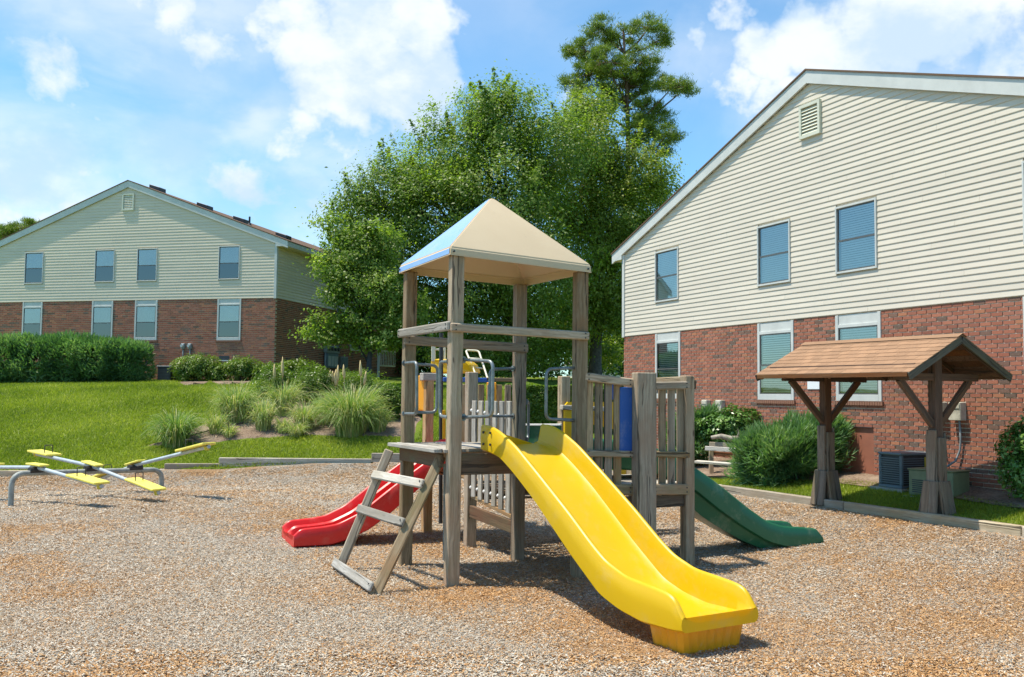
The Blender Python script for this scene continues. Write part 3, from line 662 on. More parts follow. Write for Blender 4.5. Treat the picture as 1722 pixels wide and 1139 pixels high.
# ------------------------------------------------------------------ houses
def gable_house(p):
    """local frame: x along the gable wall, -y out of it, z up.  p: dict of sizes"""
    root = thing('apartment_house', p['label'], 'house', M=p['M']); R = p['M']
    half, eav, sl, zb, zs, zap, dep = p['half'], p['eave'], p['slope'], p['zb'], p['zs'], p['zap'], p['dep']
    Wd = 2*half; sm = p['siding']
    zr = lambda x: zap-p['rake']-abs(x-half)*sl             # underside line of the rake over the siding
    # body
    MB().prism([(0, zb-1.5), (Wd, zb-1.5), (Wd, zr(Wd)), (half, zr(half)), (0, zr(0))], .0, dep).build('wall', M_['mortar'], root)
    # window openings
    Wn = []
    for (xc, z0, z1, w, low) in p['win']: Wn.append((xc-w/2, xc+w/2, z0, z1, low))
    # siding boards, lapped
    ex = p['ex']; z = zs; nb = 0
    def board(x0, x1, z0, z1, cutl=None, cutr=None):
        """one lapped board; ends may follow the rake"""
        xa0, xa1 = x0, x1; xb0, xb1 = x0, x1
        if cutl: xa0, xb0 = cutl
        if cutr: xa1, xb1 = cutr
        if xb1-xb0 < .02 and xa1-xa0 < .05: return
        xb1 = max(xb1, xb0+.005)
        y0, y1 = -.024, -.015
        V = [(xa0, y0, z0), (xa1, y0, z0), (xb1, y1, z1), (xb0, y1, z1), (xa0, -.004, z0), (xa1, -.004, z0), (xa0, y0-.002, z0+.008), (xa1, y0-.002, z0+.008)]
        m = MB(); m.add(V, [(6, 7, 2, 3), (0, 1, 7, 6), (4, 5, 1, 0), (4, 0, 6), (4, 6, 3), (5, 7, 1), (5, 2, 7)])
        m.build('siding_board', sm, root)
    while z < zr(half)-.02:
        z1 = min(z+ex, zr(half)-.001)
        xl = lambda zz: max(0.02, half-(zr(half)-zz)/sl); xr = lambda zz: min(Wd-.02, half+(zr(half)-zz)/sl)
        cuts = [xl(z)]
        segs = []; cur = xl(z); end = xr(z)
        for (a, b, c0, c1, low) in sorted(Wn):
            if not low and c0-.02 < z+ex*.5 < c1+.02: segs.append((cur, a)); cur = b
        segs.append((cur, end))
        for i, (a, b) in enumerate(segs):
            # long runs are made of ~3.6 m lengths with staggered joints
            parts = []; x = a; L_ = 3.7
            off = (nb*1.37) % L_
            js = [j for j in np.arange(-L_+off, Wd+L_, L_) if a+.4 < j < b-.4]
            for j in js: parts.append((x, j-.0015)); x = j+.0015
            parts.append((x, b))
            for q, (u, v) in enumerate(parts):
                board(u, v, z, z1, (xl(z), xl(z1)) if (i == 0 and q == 0) else None, (xr(z), xr(z1)) if (i == len(segs)-1 and q == len(parts)-1) else None)
        z += ex; nb += 1
    # corner boards, starter strip, rakes
    cz = zr(0)
    MB().box(-.035, .055, -.045, .05, zs-.02, cz).build('corner_trim', M_['white'], root)
    MB().box(Wd-.055, Wd+.035, -.045, .05, zs-.02, cz).build('corner_trim', M_['white'], root)
    th = p['rake']; o = eav
    for sgn in (-1, 1):
        X = lambda d: half+sgn*d
        e = half+o
        poly = [(X(0), zap-.03), (X(e), zap-.03-e*sl), (X(e), zap-.03-e*sl-th+.02), (X(0), zap-.03-th+.02)]
        MB().prism(poly if sgn > 0 else poly[::-1], -.085, -.045).build('rake_board', M_['white'], root)
        poly = [(X(0), zap), (X(e+.02), zap-(e+.02)*sl), (X(e+.02), zap-(e+.02)*sl-.028), (X(0), zap-.028)]
        MB().prism(poly if sgn > 0 else poly[::-1], -.105, dep+.1).build('roof', M_['roofing'], root)
        # eave fascia + soffit running back
        x0, x1 = sorted((X(half), X(e))); ze = zap-.03-e*sl
        MB().box(*sorted((X(e-.03), X(e))), -.044, dep, ze-.17, ze-.002).build('fascia', M_['white'], root)
        MB().box(min(X(half-.0), X(e-.031)), max(X(half-.0), X(e-.031)), -.044, dep, ze-.16, ze-.14).build('soffit', M_['siding2'], root)
        # boxed return at the eave on the gable
        MB().prism([(x0, ze-.165), (x1, ze-.165), (x1, ze-.01), (x0, ze-.01)], -.084, -.0445).build('eave_return', M_['white'], root)
    # side wall boards (the side we can see)
    if p.get('side'):
        z = zs; xs = Wd
        while z < zr(0)-.05:
            z1 = z+ex
            for (u, v) in ((0.03, dep*.33), (dep*.33+.004, dep*.66), (dep*.66+.004, dep)):
                V = [(xs+.030, u, z), (xs+.030, v, z), (xs+.012, v, z1), (xs+.012, u, z1), (xs+.034, u, z+.012), (xs+.034, v, z+.012), (xs+.002, u, z), (xs+.002, v, z)]
                m = MB(); m.add(V, [(4, 5, 2, 3), (0, 1, 5, 4), (6, 7, 1, 0)]); m.build('siding_board', sm, root)
            z += ex
    # bricks
    c, bl, j = p['course'], p['blen'], p['joint']; rows = []
    kb = MB().box(-(bl-j)/2, (bl-j)/2, -.011, .0005, -(c-j)/2, (c-j)/2)
    bmesh_v = []
    for t_ in range(len(BT)):
        me = mesh('brick', kb.V, [f for i, f in enumerate(kb.F) if i != 4], M_['brick'], tint=np.repeat(BT[t_][None], 8, 0)); bmesh_v.append(me)
    nrow = int((zs-zb)/c)+3
    for k in range(nrow):
        zc = zs-.004-c*(k+.5)
        for i in range(-1, int(Wd/bl)+2):
            x = i*bl+(bl/2 if k % 2 else 0)
            a, b = max(x-(bl-j)/2, .0), min(x+(bl-j)/2, Wd)
            for (wa, wb, c0, c1, low) in Wn:
                if low and c0-.055 < zc and a < wb and b > wa:
                    if a >= wa and b <= wb: b = a
                    elif a < wa: b = min(b, wa)
                    else: a = max(a, wb)
            for (wa, wb, c0, c1) in p.get('holes', []):
                if c0-.01 < zc < c1+.01 and a < wb and b > wa:
                    if a >= wa and b <= wb: b = a
                    elif a < wa: b = min(b, wa)
                    else: a = max(a, wb)
            if b-a > .02: rows.append((a, b, zc))
    rows = np.array(rows); wp = np.array([np.array(R) @ np.array([(a+b)/2, 0, z_, 1]) for a, b, z_ in rows])[:, :3]
    vis = view_ok(wp, 10); dist = np.linalg.norm(wp-np.array([0, 0, CAM_H]), axis=1); order = np.argsort(np.where(vis, dist, 1e6))
    single = set(order[:p['nsingle']].tolist()); rr = np.random.default_rng(3); kinds = rr.choice(len(BT), len(rows), p=BP)
    V = []; T = []; Fq = [f for i, f in enumerate(kb.F) if i != 4]; FF = []
    for i, (a, b, zc) in enumerate(rows):
        full = (b-a) > bl-j-.002; dy = rr.uniform(0, .0035)
        if i in single and full:
            obj('brick', bmesh_v[kinds[i]], root, R @ Matrix.Translation(((a+b)/2, -dy, zc)))
        else:
            k = len(V); h2 = (c-j)/2; y0 = -.011-dy
            V += [(a, y0, zc-h2), (b, y0, zc-h2), (b, .0005, zc-h2), (a, .0005, zc-h2), (a, y0, zc+h2), (b, y0, zc+h2), (b, .0005, zc+h2), (a, .0005, zc+h2)]
            FF += [tuple(q+k for q in f) for f in Fq]; T += [BT[kinds[i]]*rr.uniform(.85, 1.15)]*8
    if p.get('side'):
        for k in range(nrow):
            zc = zs-.004-c*(k+.5); h2 = (c-j)/2
            for i in range(int(dep/bl)):
                u = i*bl+(bl/2 if k % 2 else 0)+j/2; v = u+bl-j; q = len(V); x0 = Wd+.011
                V += [(x0, u, zc-h2), (x0, v, zc-h2), (x0, v, zc+h2), (x0, u, zc+h2), (Wd, u, zc-h2), (Wd, v, zc-h2), (Wd, v, zc+h2), (Wd, u, zc+h2)]
                FF += [tuple(q+e for e in f) for f in [(0, 1, 2, 3), (1, 0, 4, 5), (3, 2, 6, 7), (0, 3, 7, 4), (2, 1, 5, 6)]]
                T += [BT[rr.choice(len(BT), p=BP)]*rr.uniform(.75, 1.0)]*8
    obj('brickwork', mesh('brickwork', V, FF, M_['brick'], tint=np.array(T)), root, kind='stuff')
    # windows
    for (xc, z0, z1, w, low) in p['win']:
        a, b = xc-w/2, xc+w/2
        if low:    # white surround with a panel above the glass, brick sill below
            gt = z1-p['panel']; f = MB(); tr = .062
            f.box(a, a+tr, -.030, .0, z0, z1-.012); f.box(b-tr, b, -.030, .0, z0, z1-.012); f.box(a+tr, b-tr, -.032, .0, z0, z0+.10); f.box(a+tr, b-tr, -.030, .0, gt, gt+.05)
            f.box(a+tr, b-tr, -.012, .0, gt+.05, z1-.012)
            fr = f.build('window', M_['white'], root, bevel=.003)
            ga, gb, g0, g1_ = a+tr, b-tr, z0+.10, gt
            nb_ = int((w+.10)/(.052*p['k']))
            for q in range(nb_):
                x = a-.04+q*(w+.08)/nb_
                MB().box(x, x+(w+.08)/nb_-.008, -.045, -.004, z0-.062, z0-.002).build('sill_brick', M_['sillbrick'], root)
        else:
            f = MB(); tr = .030
            f.box(a, a+tr, -.046, .0, z0, z1); f.box(b-tr, b, -.046, .0, z0, z1); f.box(a+tr, b-tr, -.046, .0, z0, z0+tr); f.box(a+tr, b-tr, -.046, .0, z1-tr, z1)
            fr = f.build('window', M_['white'], root, bevel=.003); ga, gb, g0, g1_ = a+tr, b-tr, z0+tr, z1-tr
        mid = g0+(g1_-g0)*.485; e = .020
        s = MB(); s.box(ga, ga+e, -.024, -.002, g0, g1_); s.box(gb-e, gb, -.024, -.002, g0, g1_); s.box(ga+e, gb-e, -.024, -.002, g0, g0+e*1.2); s.box(ga+e, gb-e, -.024, -.002, g1_-e, g1_); s.box(ga+e, gb-e, -.028, -.002, mid-e*.7, mid+e*.7)
        s.build('sash', M_['sash'], fr, R)
        MB().add([(ga+e, -.013, mid+e*.7), (gb-e, -.013, mid+e*.7), (gb-e, -.013, g1_-e), (ga+e, -.013, g1_-e)], [(0, 1, 2, 3)]).build('pane', M_['pane'], fr, R)
        MB().add([(ga+e, -.018, g0+e*1.2), (gb-e, -.018, g0+e*1.2), (gb-e, -.018, mid-e*.7), (ga+e, -.018, mid-e*.7)], [(0, 1, 2, 3)]).build('pane', M_['screen'] if p['screens'] else M_['pane'], fr, R)
        nsl = 26; bk = (.46, .36, .43, .30, .47, .40)[int(xc*7+low*3) % 6]; bm_ = MB(); zz0, zz1 = (mid if p['screens'] else g0+.03), g1_-.02
        left = ga+e+(.05 if not p['screens'] else .005)
        for q in range(nsl):
            z_ = zz0+(zz1-zz0)*(q+.5)/nsl; hh = (zz1-zz0)/nsl*bk; bm_.add([(left, -.011, z_-hh), (gb-e, -.011, z_-hh), (gb-e, -.005, z_+hh), (left, -.005, z_+hh)], [(0, 1, 2, 3)])
        bm_.build('blind', M_['blind'], fr, R)
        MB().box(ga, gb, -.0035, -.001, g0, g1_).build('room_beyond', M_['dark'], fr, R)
    # louvred gable vent
    a, b, z0, z1 = p['vent']; v = MB()
    v.box(a, a+.05, -.07, -.005, z0, z1); v.box(b-.05, b, -.07, -.005, z0, z1); v.box(a+.05, b-.05, -.07, -.005, z0, z0+.05); v.box(a+.05, b-.05, -.07, -.005, z1-.05, z1)
    ve = v.build('gable_vent', M_['cream2'], root)
    n = 8
    for q in range(n):
        z_ = z0+.06+(z1-z0-.12)*q/n; dz = (z1-z0-.12)/n
        MB().add([(a+.05, -.060, z_), (b-.05, -.060, z_), (b-.05, -.030, z_+dz*.8), (a+.05, -.030, z_+dz*.8), (a+.05, -.052, z_-.004), (b-.05, -.052, z_-.004)], [(0, 1, 2, 3), (4, 5, 1, 0)]).build('louvre', M_['cream2'], ve, R)
    return root

yawR = math.atan2(-DR[1], -DR[0])
MR = Matrix.Translation((AR[0]+DR[0]*9.52, AR[1]+DR[1]*9.52, 0)) @ Matrix.Rotation(yawR, 4, 'Z')
houseR = gable_house(dict(M=MR, label='cream sided brick apartment house with tall gable close beside the shelter', half=6.14, eave=.43, slope=.342, zb=.60, zs=3.12, zap=7.30, rake=.235, dep=11.,
    siding=M_['siding'], ex=.0885, course=.0592, blen=.1775, joint=.0138, nsingle=290, k=1., screens=False, panel=.215,
    win=[(1.777, 3.765, 4.842, .88, False), (5.20, 3.765, 4.842, .88, False), (7.174, 3.765, 4.842, .88, False), (10.55, 3.765, 4.842, .88, False),
         (1.80, 1.745, 3.115, .94, True), (5.215, 1.745, 3.115, .96, True), (7.18, 1.745, 3.115, .96, True), (10.55, 1.745, 3.115, .96, True)],
    vent=(5.93, 6.43, 6.14, 6.71), holes=[(6.97, 7.475, .5, 1.345)]))
aL = -.2396; dL = np.array([math.cos(aL), math.sin(aL)]); nL = np.array([-dL[1], dL[0]])
cL = at(463.6, 501.3, 32.)[:2]; oL = cL-dL*11.58
ML = Matrix.Translation((oL[0], oL[1], 0)) @ Matrix.Rotation(aL, 4, 'Z')
houseL = gable_house(dict(M=ML, label='beige sided brick apartment house with low gable on top of the grassy slope', half=5.79, eave=.44, slope=.375, zb=2.2, zs=4.985, zap=9.26, rake=.25, dep=15.,
    siding=M_['siding2'], ex=.103, course=.066, blen=.2, joint=.012, nsingle=0, k=1.1, screens=True, panel=.22, side=True,
    win=[(11.58-1.767, 5.64, 6.80, .81, False), (11.58-4.961, 5.64, 6.80, .80, False), (11.58-6.67, 5.64, 6.80, .80, False), (11.58-9.61, 5.64, 6.79, .79, False),
         (11.58-1.72, 3.555, 4.98, .90, True), (11.58-4.945, 3.575, 4.98, .89, True), (11.58-6.70, 3.56, 4.98, .86, True), (11.58-9.61, 3.56, 4.98, .84, True)],
    vent=(5.56, 6.03, 8.17, 8.775)))

# access door in the right house's foundation, meters, notice, conduits
def hpart(root, M, mb, name, m, **kw): return mb.build(name, m, root, M, **kw)
cd = hpart(houseR, MR, MB().box(6.975, 7.47, -.004, .0005, .58, 1.34), 'crawl_space_door', M_['brown_door'])
hpart(cd, MR, MB().box(6.975, 7.47, -.035, -.004, 1.342, 1.352), 'lintel', M_['black']); hpart(cd, MR, MB().box(7.2, 7.215, -.02, -.004, 1.20, 1.22), 'latch', M_['black'])
hpart(houseR, MR, MB().box(6.93, 7.50, -.12, .0, .55, .615), 'door_threshold', M_['pad'])
def wall_box(M, x0, x1, z0, z1, d, m, name, label, cat, conduit=None, group=None, frac=.35):
    c = M @ Vector(((x0+x1)/2, -.012, z0)); t = thing(name, label, cat, tuple(c), group=group)
    MB().box(x0, x1, -.012-d, -.012, z0, z1).build('case', m, t, M, bevel=.008)
    MB().box(x0+.01, x1-.01, -.022-d, -.0125-d, z0+(z1-z0)*(1-frac), z1-.015).build('cover', m, t, M, bevel=.004)
    if conduit:
        for pts, r in conduit: MB().tube([Vector(p) for p in pts], r, 8).build('conduit', M_['greybox'], t, M, smooth=True)
    return t
G_M = 'utility meter boxes on the right house wall'
wall_box(MR, 3.13, 3.30, 1.50, 1.73, .10, M_['meter'], 'meter_box', 'weathered white utility box above the clipped green bush, the one farther along the wall', 'meter box')
wall_box(MR, 3.58, 3.76, 1.49, 1.73, .10, M_['meter'], 'meter_box', 'weathered white utility box above the clipped green bush, the one nearer the window', 'meter box')
wall_box(MR, 8.70, 8.86, 1.52, 1.75, .11, M_['meter'], 'meter_box', 'rust stained white meter box directly beside the right shelter post', 'meter box',
         [([(8.80, -.06, 1.52), (8.80, -.05, 1.3), (8.82, -.045, 1.1), (8.86, -.10, .9), (8.90, -.2, .8)], .008), ([(8.74, -.05, 1.52), (8.75, -.05, 1.2), (8.84, -.06, 1.0), (8.92, -.15, .85)], .006)])
wall_box(MR, 8.97, 9.17, 1.50, 1.75, .12, M_['meter'], 'meter_box', 'rust stained white meter box with conduit running down to the green cooling unit', 'meter box',
         [([(9.10, -.07, 1.50), (9.10, -.05, 1.25), (9.08, -.045, 1.1), (9.02, -.06, .95), (8.95, -.2, .85)], .014)])
sg = thing('notice_panel', 'plain white notice panel on the brick between the two lower windows', 'notice', tuple(MR @ Vector((6.19, -.02, 1.93))))
MB().box(6.03, 6.33, -.025, -.0125, 1.93, 2.19).build('panel', M_['panelwhite'], sg, MR, bevel=.002)

# --- left house fittings
def hl(x, y, depth_in=0.):            # pixel on the left house's front wall -> local x, z
    w = on_wall(x, y, cL, dL); return float((w[:2]-oL)@dL), float(w[2])
for (px, lb) in ((309.5, 'small grey round-faced meter on the brick wall, the one toward the hedge'), (321, 'small grey round-faced meter on the brick wall, the one toward the corner')):
    x, z = hl(px, 584); t = thing('electric_meter', lb, 'meter', tuple(ML @ Vector((x, -.02, z-.1))))
    MB().box(x-.06, x+.06, -.11, -.012, z-.06, z+.12).build('case', M_['greybox'], t, ML, bevel=.01)
    MB().tube([(x, -.11, z+.04), (x, -.17, z+.04)], .05, 14).build('dial', M_['glassface'], t, ML, smooth=True, angle=40)
    MB().tube([(x, -.05, z-.06), (x, -.05, z-.45)], .022, 8).build('conduit', M_['greybox'], t, ML, smooth=True)
x, z = hl(377, 603); MB().box(x-.19, x+.19, -.02, -.0125, z-.06, z+.09).build('foundation_vent', M_['grille'], houseL, ML); MB().box(x-.21, x+.21, -.05, -.0125, z-.095, z-.062).build('vent_sill', M_['white'], houseL, ML)
WL = 11.58
def side_local(x, y):                 # pixel on the shaded side wall
    w = on_wall(x, y, cL, nL); return float((w[:2]-cL)@nL), float(w[2])
u, z = side_local(565, 515); MB().tube([(WL+.09, u, 7.0), (WL+.09, u, 2.7)], .045, 8).build('downspout', M_['greybox'], houseL, ML, smooth=True)
t = thing('meter_bank', 'bank of four electric meters in a grey cabinet on the shaded side wall', 'meter bank', tuple(ML @ Vector((WL+.02, side_local(552, 595)[0], 2.3))))
u0, z0_ = side_local(543, 610); u1, z1_ = side_local(565, 583)
MB().box(WL+.012, WL+.16, u0, u1, z1_-.28, z1_).build('meter_cabinet', M_['greybox'], t, ML, bevel=.01)
MB().box(WL+.012, WL+.14, u0+.1, u1-.05, z1_-.85, z1_-.29).build('breaker_cabinet', M_['slate'], t, ML, bevel=.01)
for q in range(4):
    uu = u0+(u1-u0)*(q+.5)/4; MB().tube([(WL+.16, uu, z1_-.13), (WL+.22, uu, z1_-.13)], .07, 12).build('meter_dial', M_['black'], t, ML, smooth=True, angle=40)
for q in range(3):
    uu = u0+.15+(u1-u0-.25)*(q+.0)/3; MB().box(WL+.14, WL+.15, uu+.02, uu+(u1-u0-.25)/3-.03, z1_-.78, z1_-.40).build('breaker_door', M_['glassface'], t, ML)
MB().tube([(WL+.08, u0+.03, z1_-.28), (WL+.08, u0+.03, 2.2)], .04, 8).build('conduit', M_['greybox'], t, ML, smooth=True)
u2, z2 = side_local(571, 600); u3, z3 = side_local(578, 618)
t2 = thing('junction_box', 'plain grey junction box to the right of the meter bank', 'junction box', tuple(ML @ Vector((WL+.02, u2, z3))))
MB().box(WL+.012, WL+.14, u2-.1, u3+.1, z3-.05, z2).build('case', M_['greybox'], t2, ML, bevel=.01); MB().box(WL+.14, WL+.15, u2-.07, u3+.07, z3-.02, z2-.03).build('cover', M_['slate'], t2, ML)
u4, z4 = side_local(597, 560); wz = [3.85, 4.6]
w_ = MB(); w_.box(WL+.012, WL+.05, u4-.55, u4-.47, 3.5, 4.85); w_.box(WL+.012, WL+.05, u4+.47, u4+.55, 3.5, 4.85); w_.box(WL+.012, WL+.052, u4-.47, u4+.47, 3.5, 3.6); w_.box(WL+.012, WL+.052, u4-.47, u4+.47, 4.75, 4.85)
ws = w_.build('window', M_['white'], houseL, ML); MB().box(WL+.013, WL+.03, u4-.47, u4+.47, 3.6, 4.75).build('pane', M_['screen'], ws, ML)
MB().box(WL+.0115, WL+.0125, u4-.47, u4+.47, 3.6, 4.75).build('blind', M_['blind'], ws, ML)
# roof boxes: low vents on the roof's right slope
for i, (px, lb) in enumerate(((262, 'dark box vent on the roof slope nearest the gable peak'), (345, 'dark box vent second down the roof slope from the peak'), (406, 'dark box vent third down the roof slope from the peak'), (477, 'rounded dark roof vent lowest on the slope near the eave'))):
    vd = 1.5; A2 = cL+nL*vd
    best = None
    for xx in np.arange(5.9, 11.9, .02):      # find the spot on the slope that lies behind this pixel
        q = np.array(ML @ Vector((xx, vd, 0)))[:2]; c = CM @ np.array([q[0], q[1], 9.26-abs(xx-5.79)*.375-CAM_H])
        e = abs(CX+F_PX*c[0]/c[2]-px)
        if best is None or e < best[0]: best = (e, xx)
    xx = best[1]; z = 9.26-abs(xx-5.79)*.375
    t = thing('roof_vent', lb, 'roof vent', tuple(ML @ Vector((xx, vd, z))))
    MB().prism([(xx-.22, z+.06), (xx-.22, z+.20), (xx+.22, z+.06), (xx+.22, z-.12)], vd-.2, vd+.2).build('hood', M_['black'], t, ML, bevel=.02 if i == 3 else .008)
    MB().prism([(xx-.17, z-.02), (xx-.17, z+.08), (xx+.17, z-.06), (xx+.17, z-.16)], vd-.16, vd+.16).build('flashing', M_['grille'], t, ML)
xx = best[1]-1.35; z = 9.26-abs(xx-5.79)*.375
t = thing('vent_pipe', 'thin dark vent pipe standing on the roof slope between the box vents', 'vent pipe', tuple(ML @ Vector((xx, 1.5, z))))
MB().tube([(xx, 1.5, z-.05), (xx, 1.5, z+.30)], .035, 8).build('pipe', M_['black'], t, ML, smooth=True, angle=40); MB().tube([(xx, 1.5, z-.03), (xx, 1.5, z+.07)], [.09, .05], 10).build('boot', M_['grille'], t, ML, smooth=True, angle=40)
# porch railing beyond the left house
pr0 = at(639, 620, 37.); pr1 = at(664, 620, 38.)
t = thing('porch_railing', 'white porch railing with thin balusters beyond the shaded brick wall', 'railing', tuple(pr0))
a_, b_ = Vector(pr0), Vector(pr1); zt = at(639, 590, 37.)[2]; zb_ = at(639, 615, 37.)[2]
for zz in (zt, zb_): timber('rail', t, (a_.x, a_.y, zz), (b_.x, b_.y, zz), .05, .05, (0, 0, 1), M_['white'], 0)
for q in range(10):
    p = a_.lerp(b_, q/9); timber('baluster', t, (p.x, p.y, zb_), (p.x, p.y, zt), .025, .025, (1, 0, 0), M_['white'], 0)
p = a_; timber('rail_post', t, (p.x-.06, p.y, g1(p.x, p.y)), (p.x-.06, p.y, zt+.08), .09, .09, (1, 0, 0), M_['white'], .005)
# pale house seen through the trees
pf = at(1008, 640, 60.); zf0, zf1 = at(1008, 680, 60.)[2], at(1008, 585, 60.)[2]
t = thing('distant_house', 'small pale house glimpsed through leaves between tower and brick wall', 'house', (pf[0], pf[1], zf0))
M6 = Matrix.Translation((pf[0], pf[1], 0))
MB().prism([(-1.6, zf0), (2.0, zf0), (2.0, zf1-.9), (.2, zf1), (-1.6, zf1-.9)], 0, 6).build('wall', M_['siding'], t, M6)
for sgn in (-1, 1):
    poly = [(.2, zf1+.15), (.2+sgn*2.1, zf1-.90), (.2+sgn*2.1, zf1-1.02), (.2, zf1+.03)]; MB().prism(poly if sgn > 0 else poly[::-1], -.3, 6.3).build('roof', M_['roofing'], t, M6)
wf = MB().box(-.45, .0, -.04, -.002, zf1-2.0, zf1-1.1).build('window', M_['white'], t, M6); MB().box(-.40, -.05, -.05, -.0405, zf1-1.95, zf1-1.15).build('pane', M_['screen'], wf, M6)

# ------------------------------------------------------------------ air-conditioning units
def ac_slatted(corner_px, Y, w, d, hgt):
    p = at(*corner_px, Y)
    zg = g1(p[0], p[1])+LAWN_UP
    # aligned with the house wall: local x along wall towards camera, y into the wall
    M = Matrix.Translation((p[0], p[1], zg+.0)) @ Matrix.Rotation(yawR, 4, 'Z')
    t = thing('air_conditioner', 'slate grey air conditioning condenser with louvred sides by the brown hatch', 'air conditioner', M=M)
    MB().box(-.08, w+.08, -.08, d+.08, -.08, .03).build('pad', M_['pad'], t)
    MB().box(.03, w-.03, .03, d-.03, .05, hgt-.03).build('coil', M_['grille'], t)
    MB().box(-.005, w+.005, -.005, d+.005, hgt-.035, hgt).build('lid', M_['slate'], t, bevel=.012)
    MB().box(0, w, 0, d, .032, .07).build('base', M_['slate'], t, bevel=.006)
    c = .05
    for (x0, x1, y0, y1) in ((0, c, 0, c), (w-c, w, 0, c), (0, c, d-c, d), (w-c, w, d-c, d)): MB().box(x0, x1, y0, y1, .07, hgt-.036).build('corner_post', M_['slate'], t, bevel=.012)
    n = 12
    for k in range(n):
        z = .07+(hgt-.12)*(k+1)/(n+1)
        m = MB(); m.box(c, w-c, .006, .014, z-.006, z+.006); m.box(c, w-c, d-.014, d-.006, z-.006, z+.006); m.box(.006, .014, c, d-c, z-.006, z+.006); m.box(w-.014, w-.006, c, d-c, z-.006, z+.006)
        m.build('louvre', M_['slate'], t)
    MB().box(w-.004, w+.002, d-.17, d-.055, hgt-.25, hgt-.06).build('nameplate', M_['label'], t)
    return t
# its corner nearest to the camera lies at (1533, 822)
ac_w = .62
pc = at(1500, 800, 13.35)
ac_slatted((1477, 815), 13.6, .43, .60, .52)
def ac_green():
    p = at(1528, 824, 12.9); zg = g1(p[0], p[1])+LAWN_UP-.01
    M = Matrix.Translation((p[0], p[1], zg)) @ Matrix.Rotation(yawR+.22, 4, 'Z'); w, d, hh = .62, .42, .36
    t = thing('air_conditioner', 'low sage green cooling unit half hidden behind the right shelter post', 'air conditioner', M=M)
    MB().box(-.05, w+.05, -.05, d+.05, -.06, .012).build('pad', M_['pad'], t); MB().box(0, w, 0, d, .012, hh).build('cabinet', M_['sage'], t, bevel=.012)
    MB().box(-.012, w+.012, -.012, d+.012, hh+.0, hh+.018).build('lid', M_['sage'], t, bevel=.005)
    for (x0, x1) in ((.05, .27), (.33, .57)):
        fr = MB().box(x0, x1, -.010, -.001, .05, .25).build('grille_panel', M_['sage'], t)
        for k in range(7): MB().box(x0+.01, x1-.01, -.016, -.0105, .065+k*.026, .078+k*.026).build('grille_slot', M_['grille'], fr, M)
    for k in range(9): MB().box(-.008, -.001, .06, .33, .06+k*.024, .069+k*.024).build('side_slot', M_['grille'], t)
    return t
ac_green()

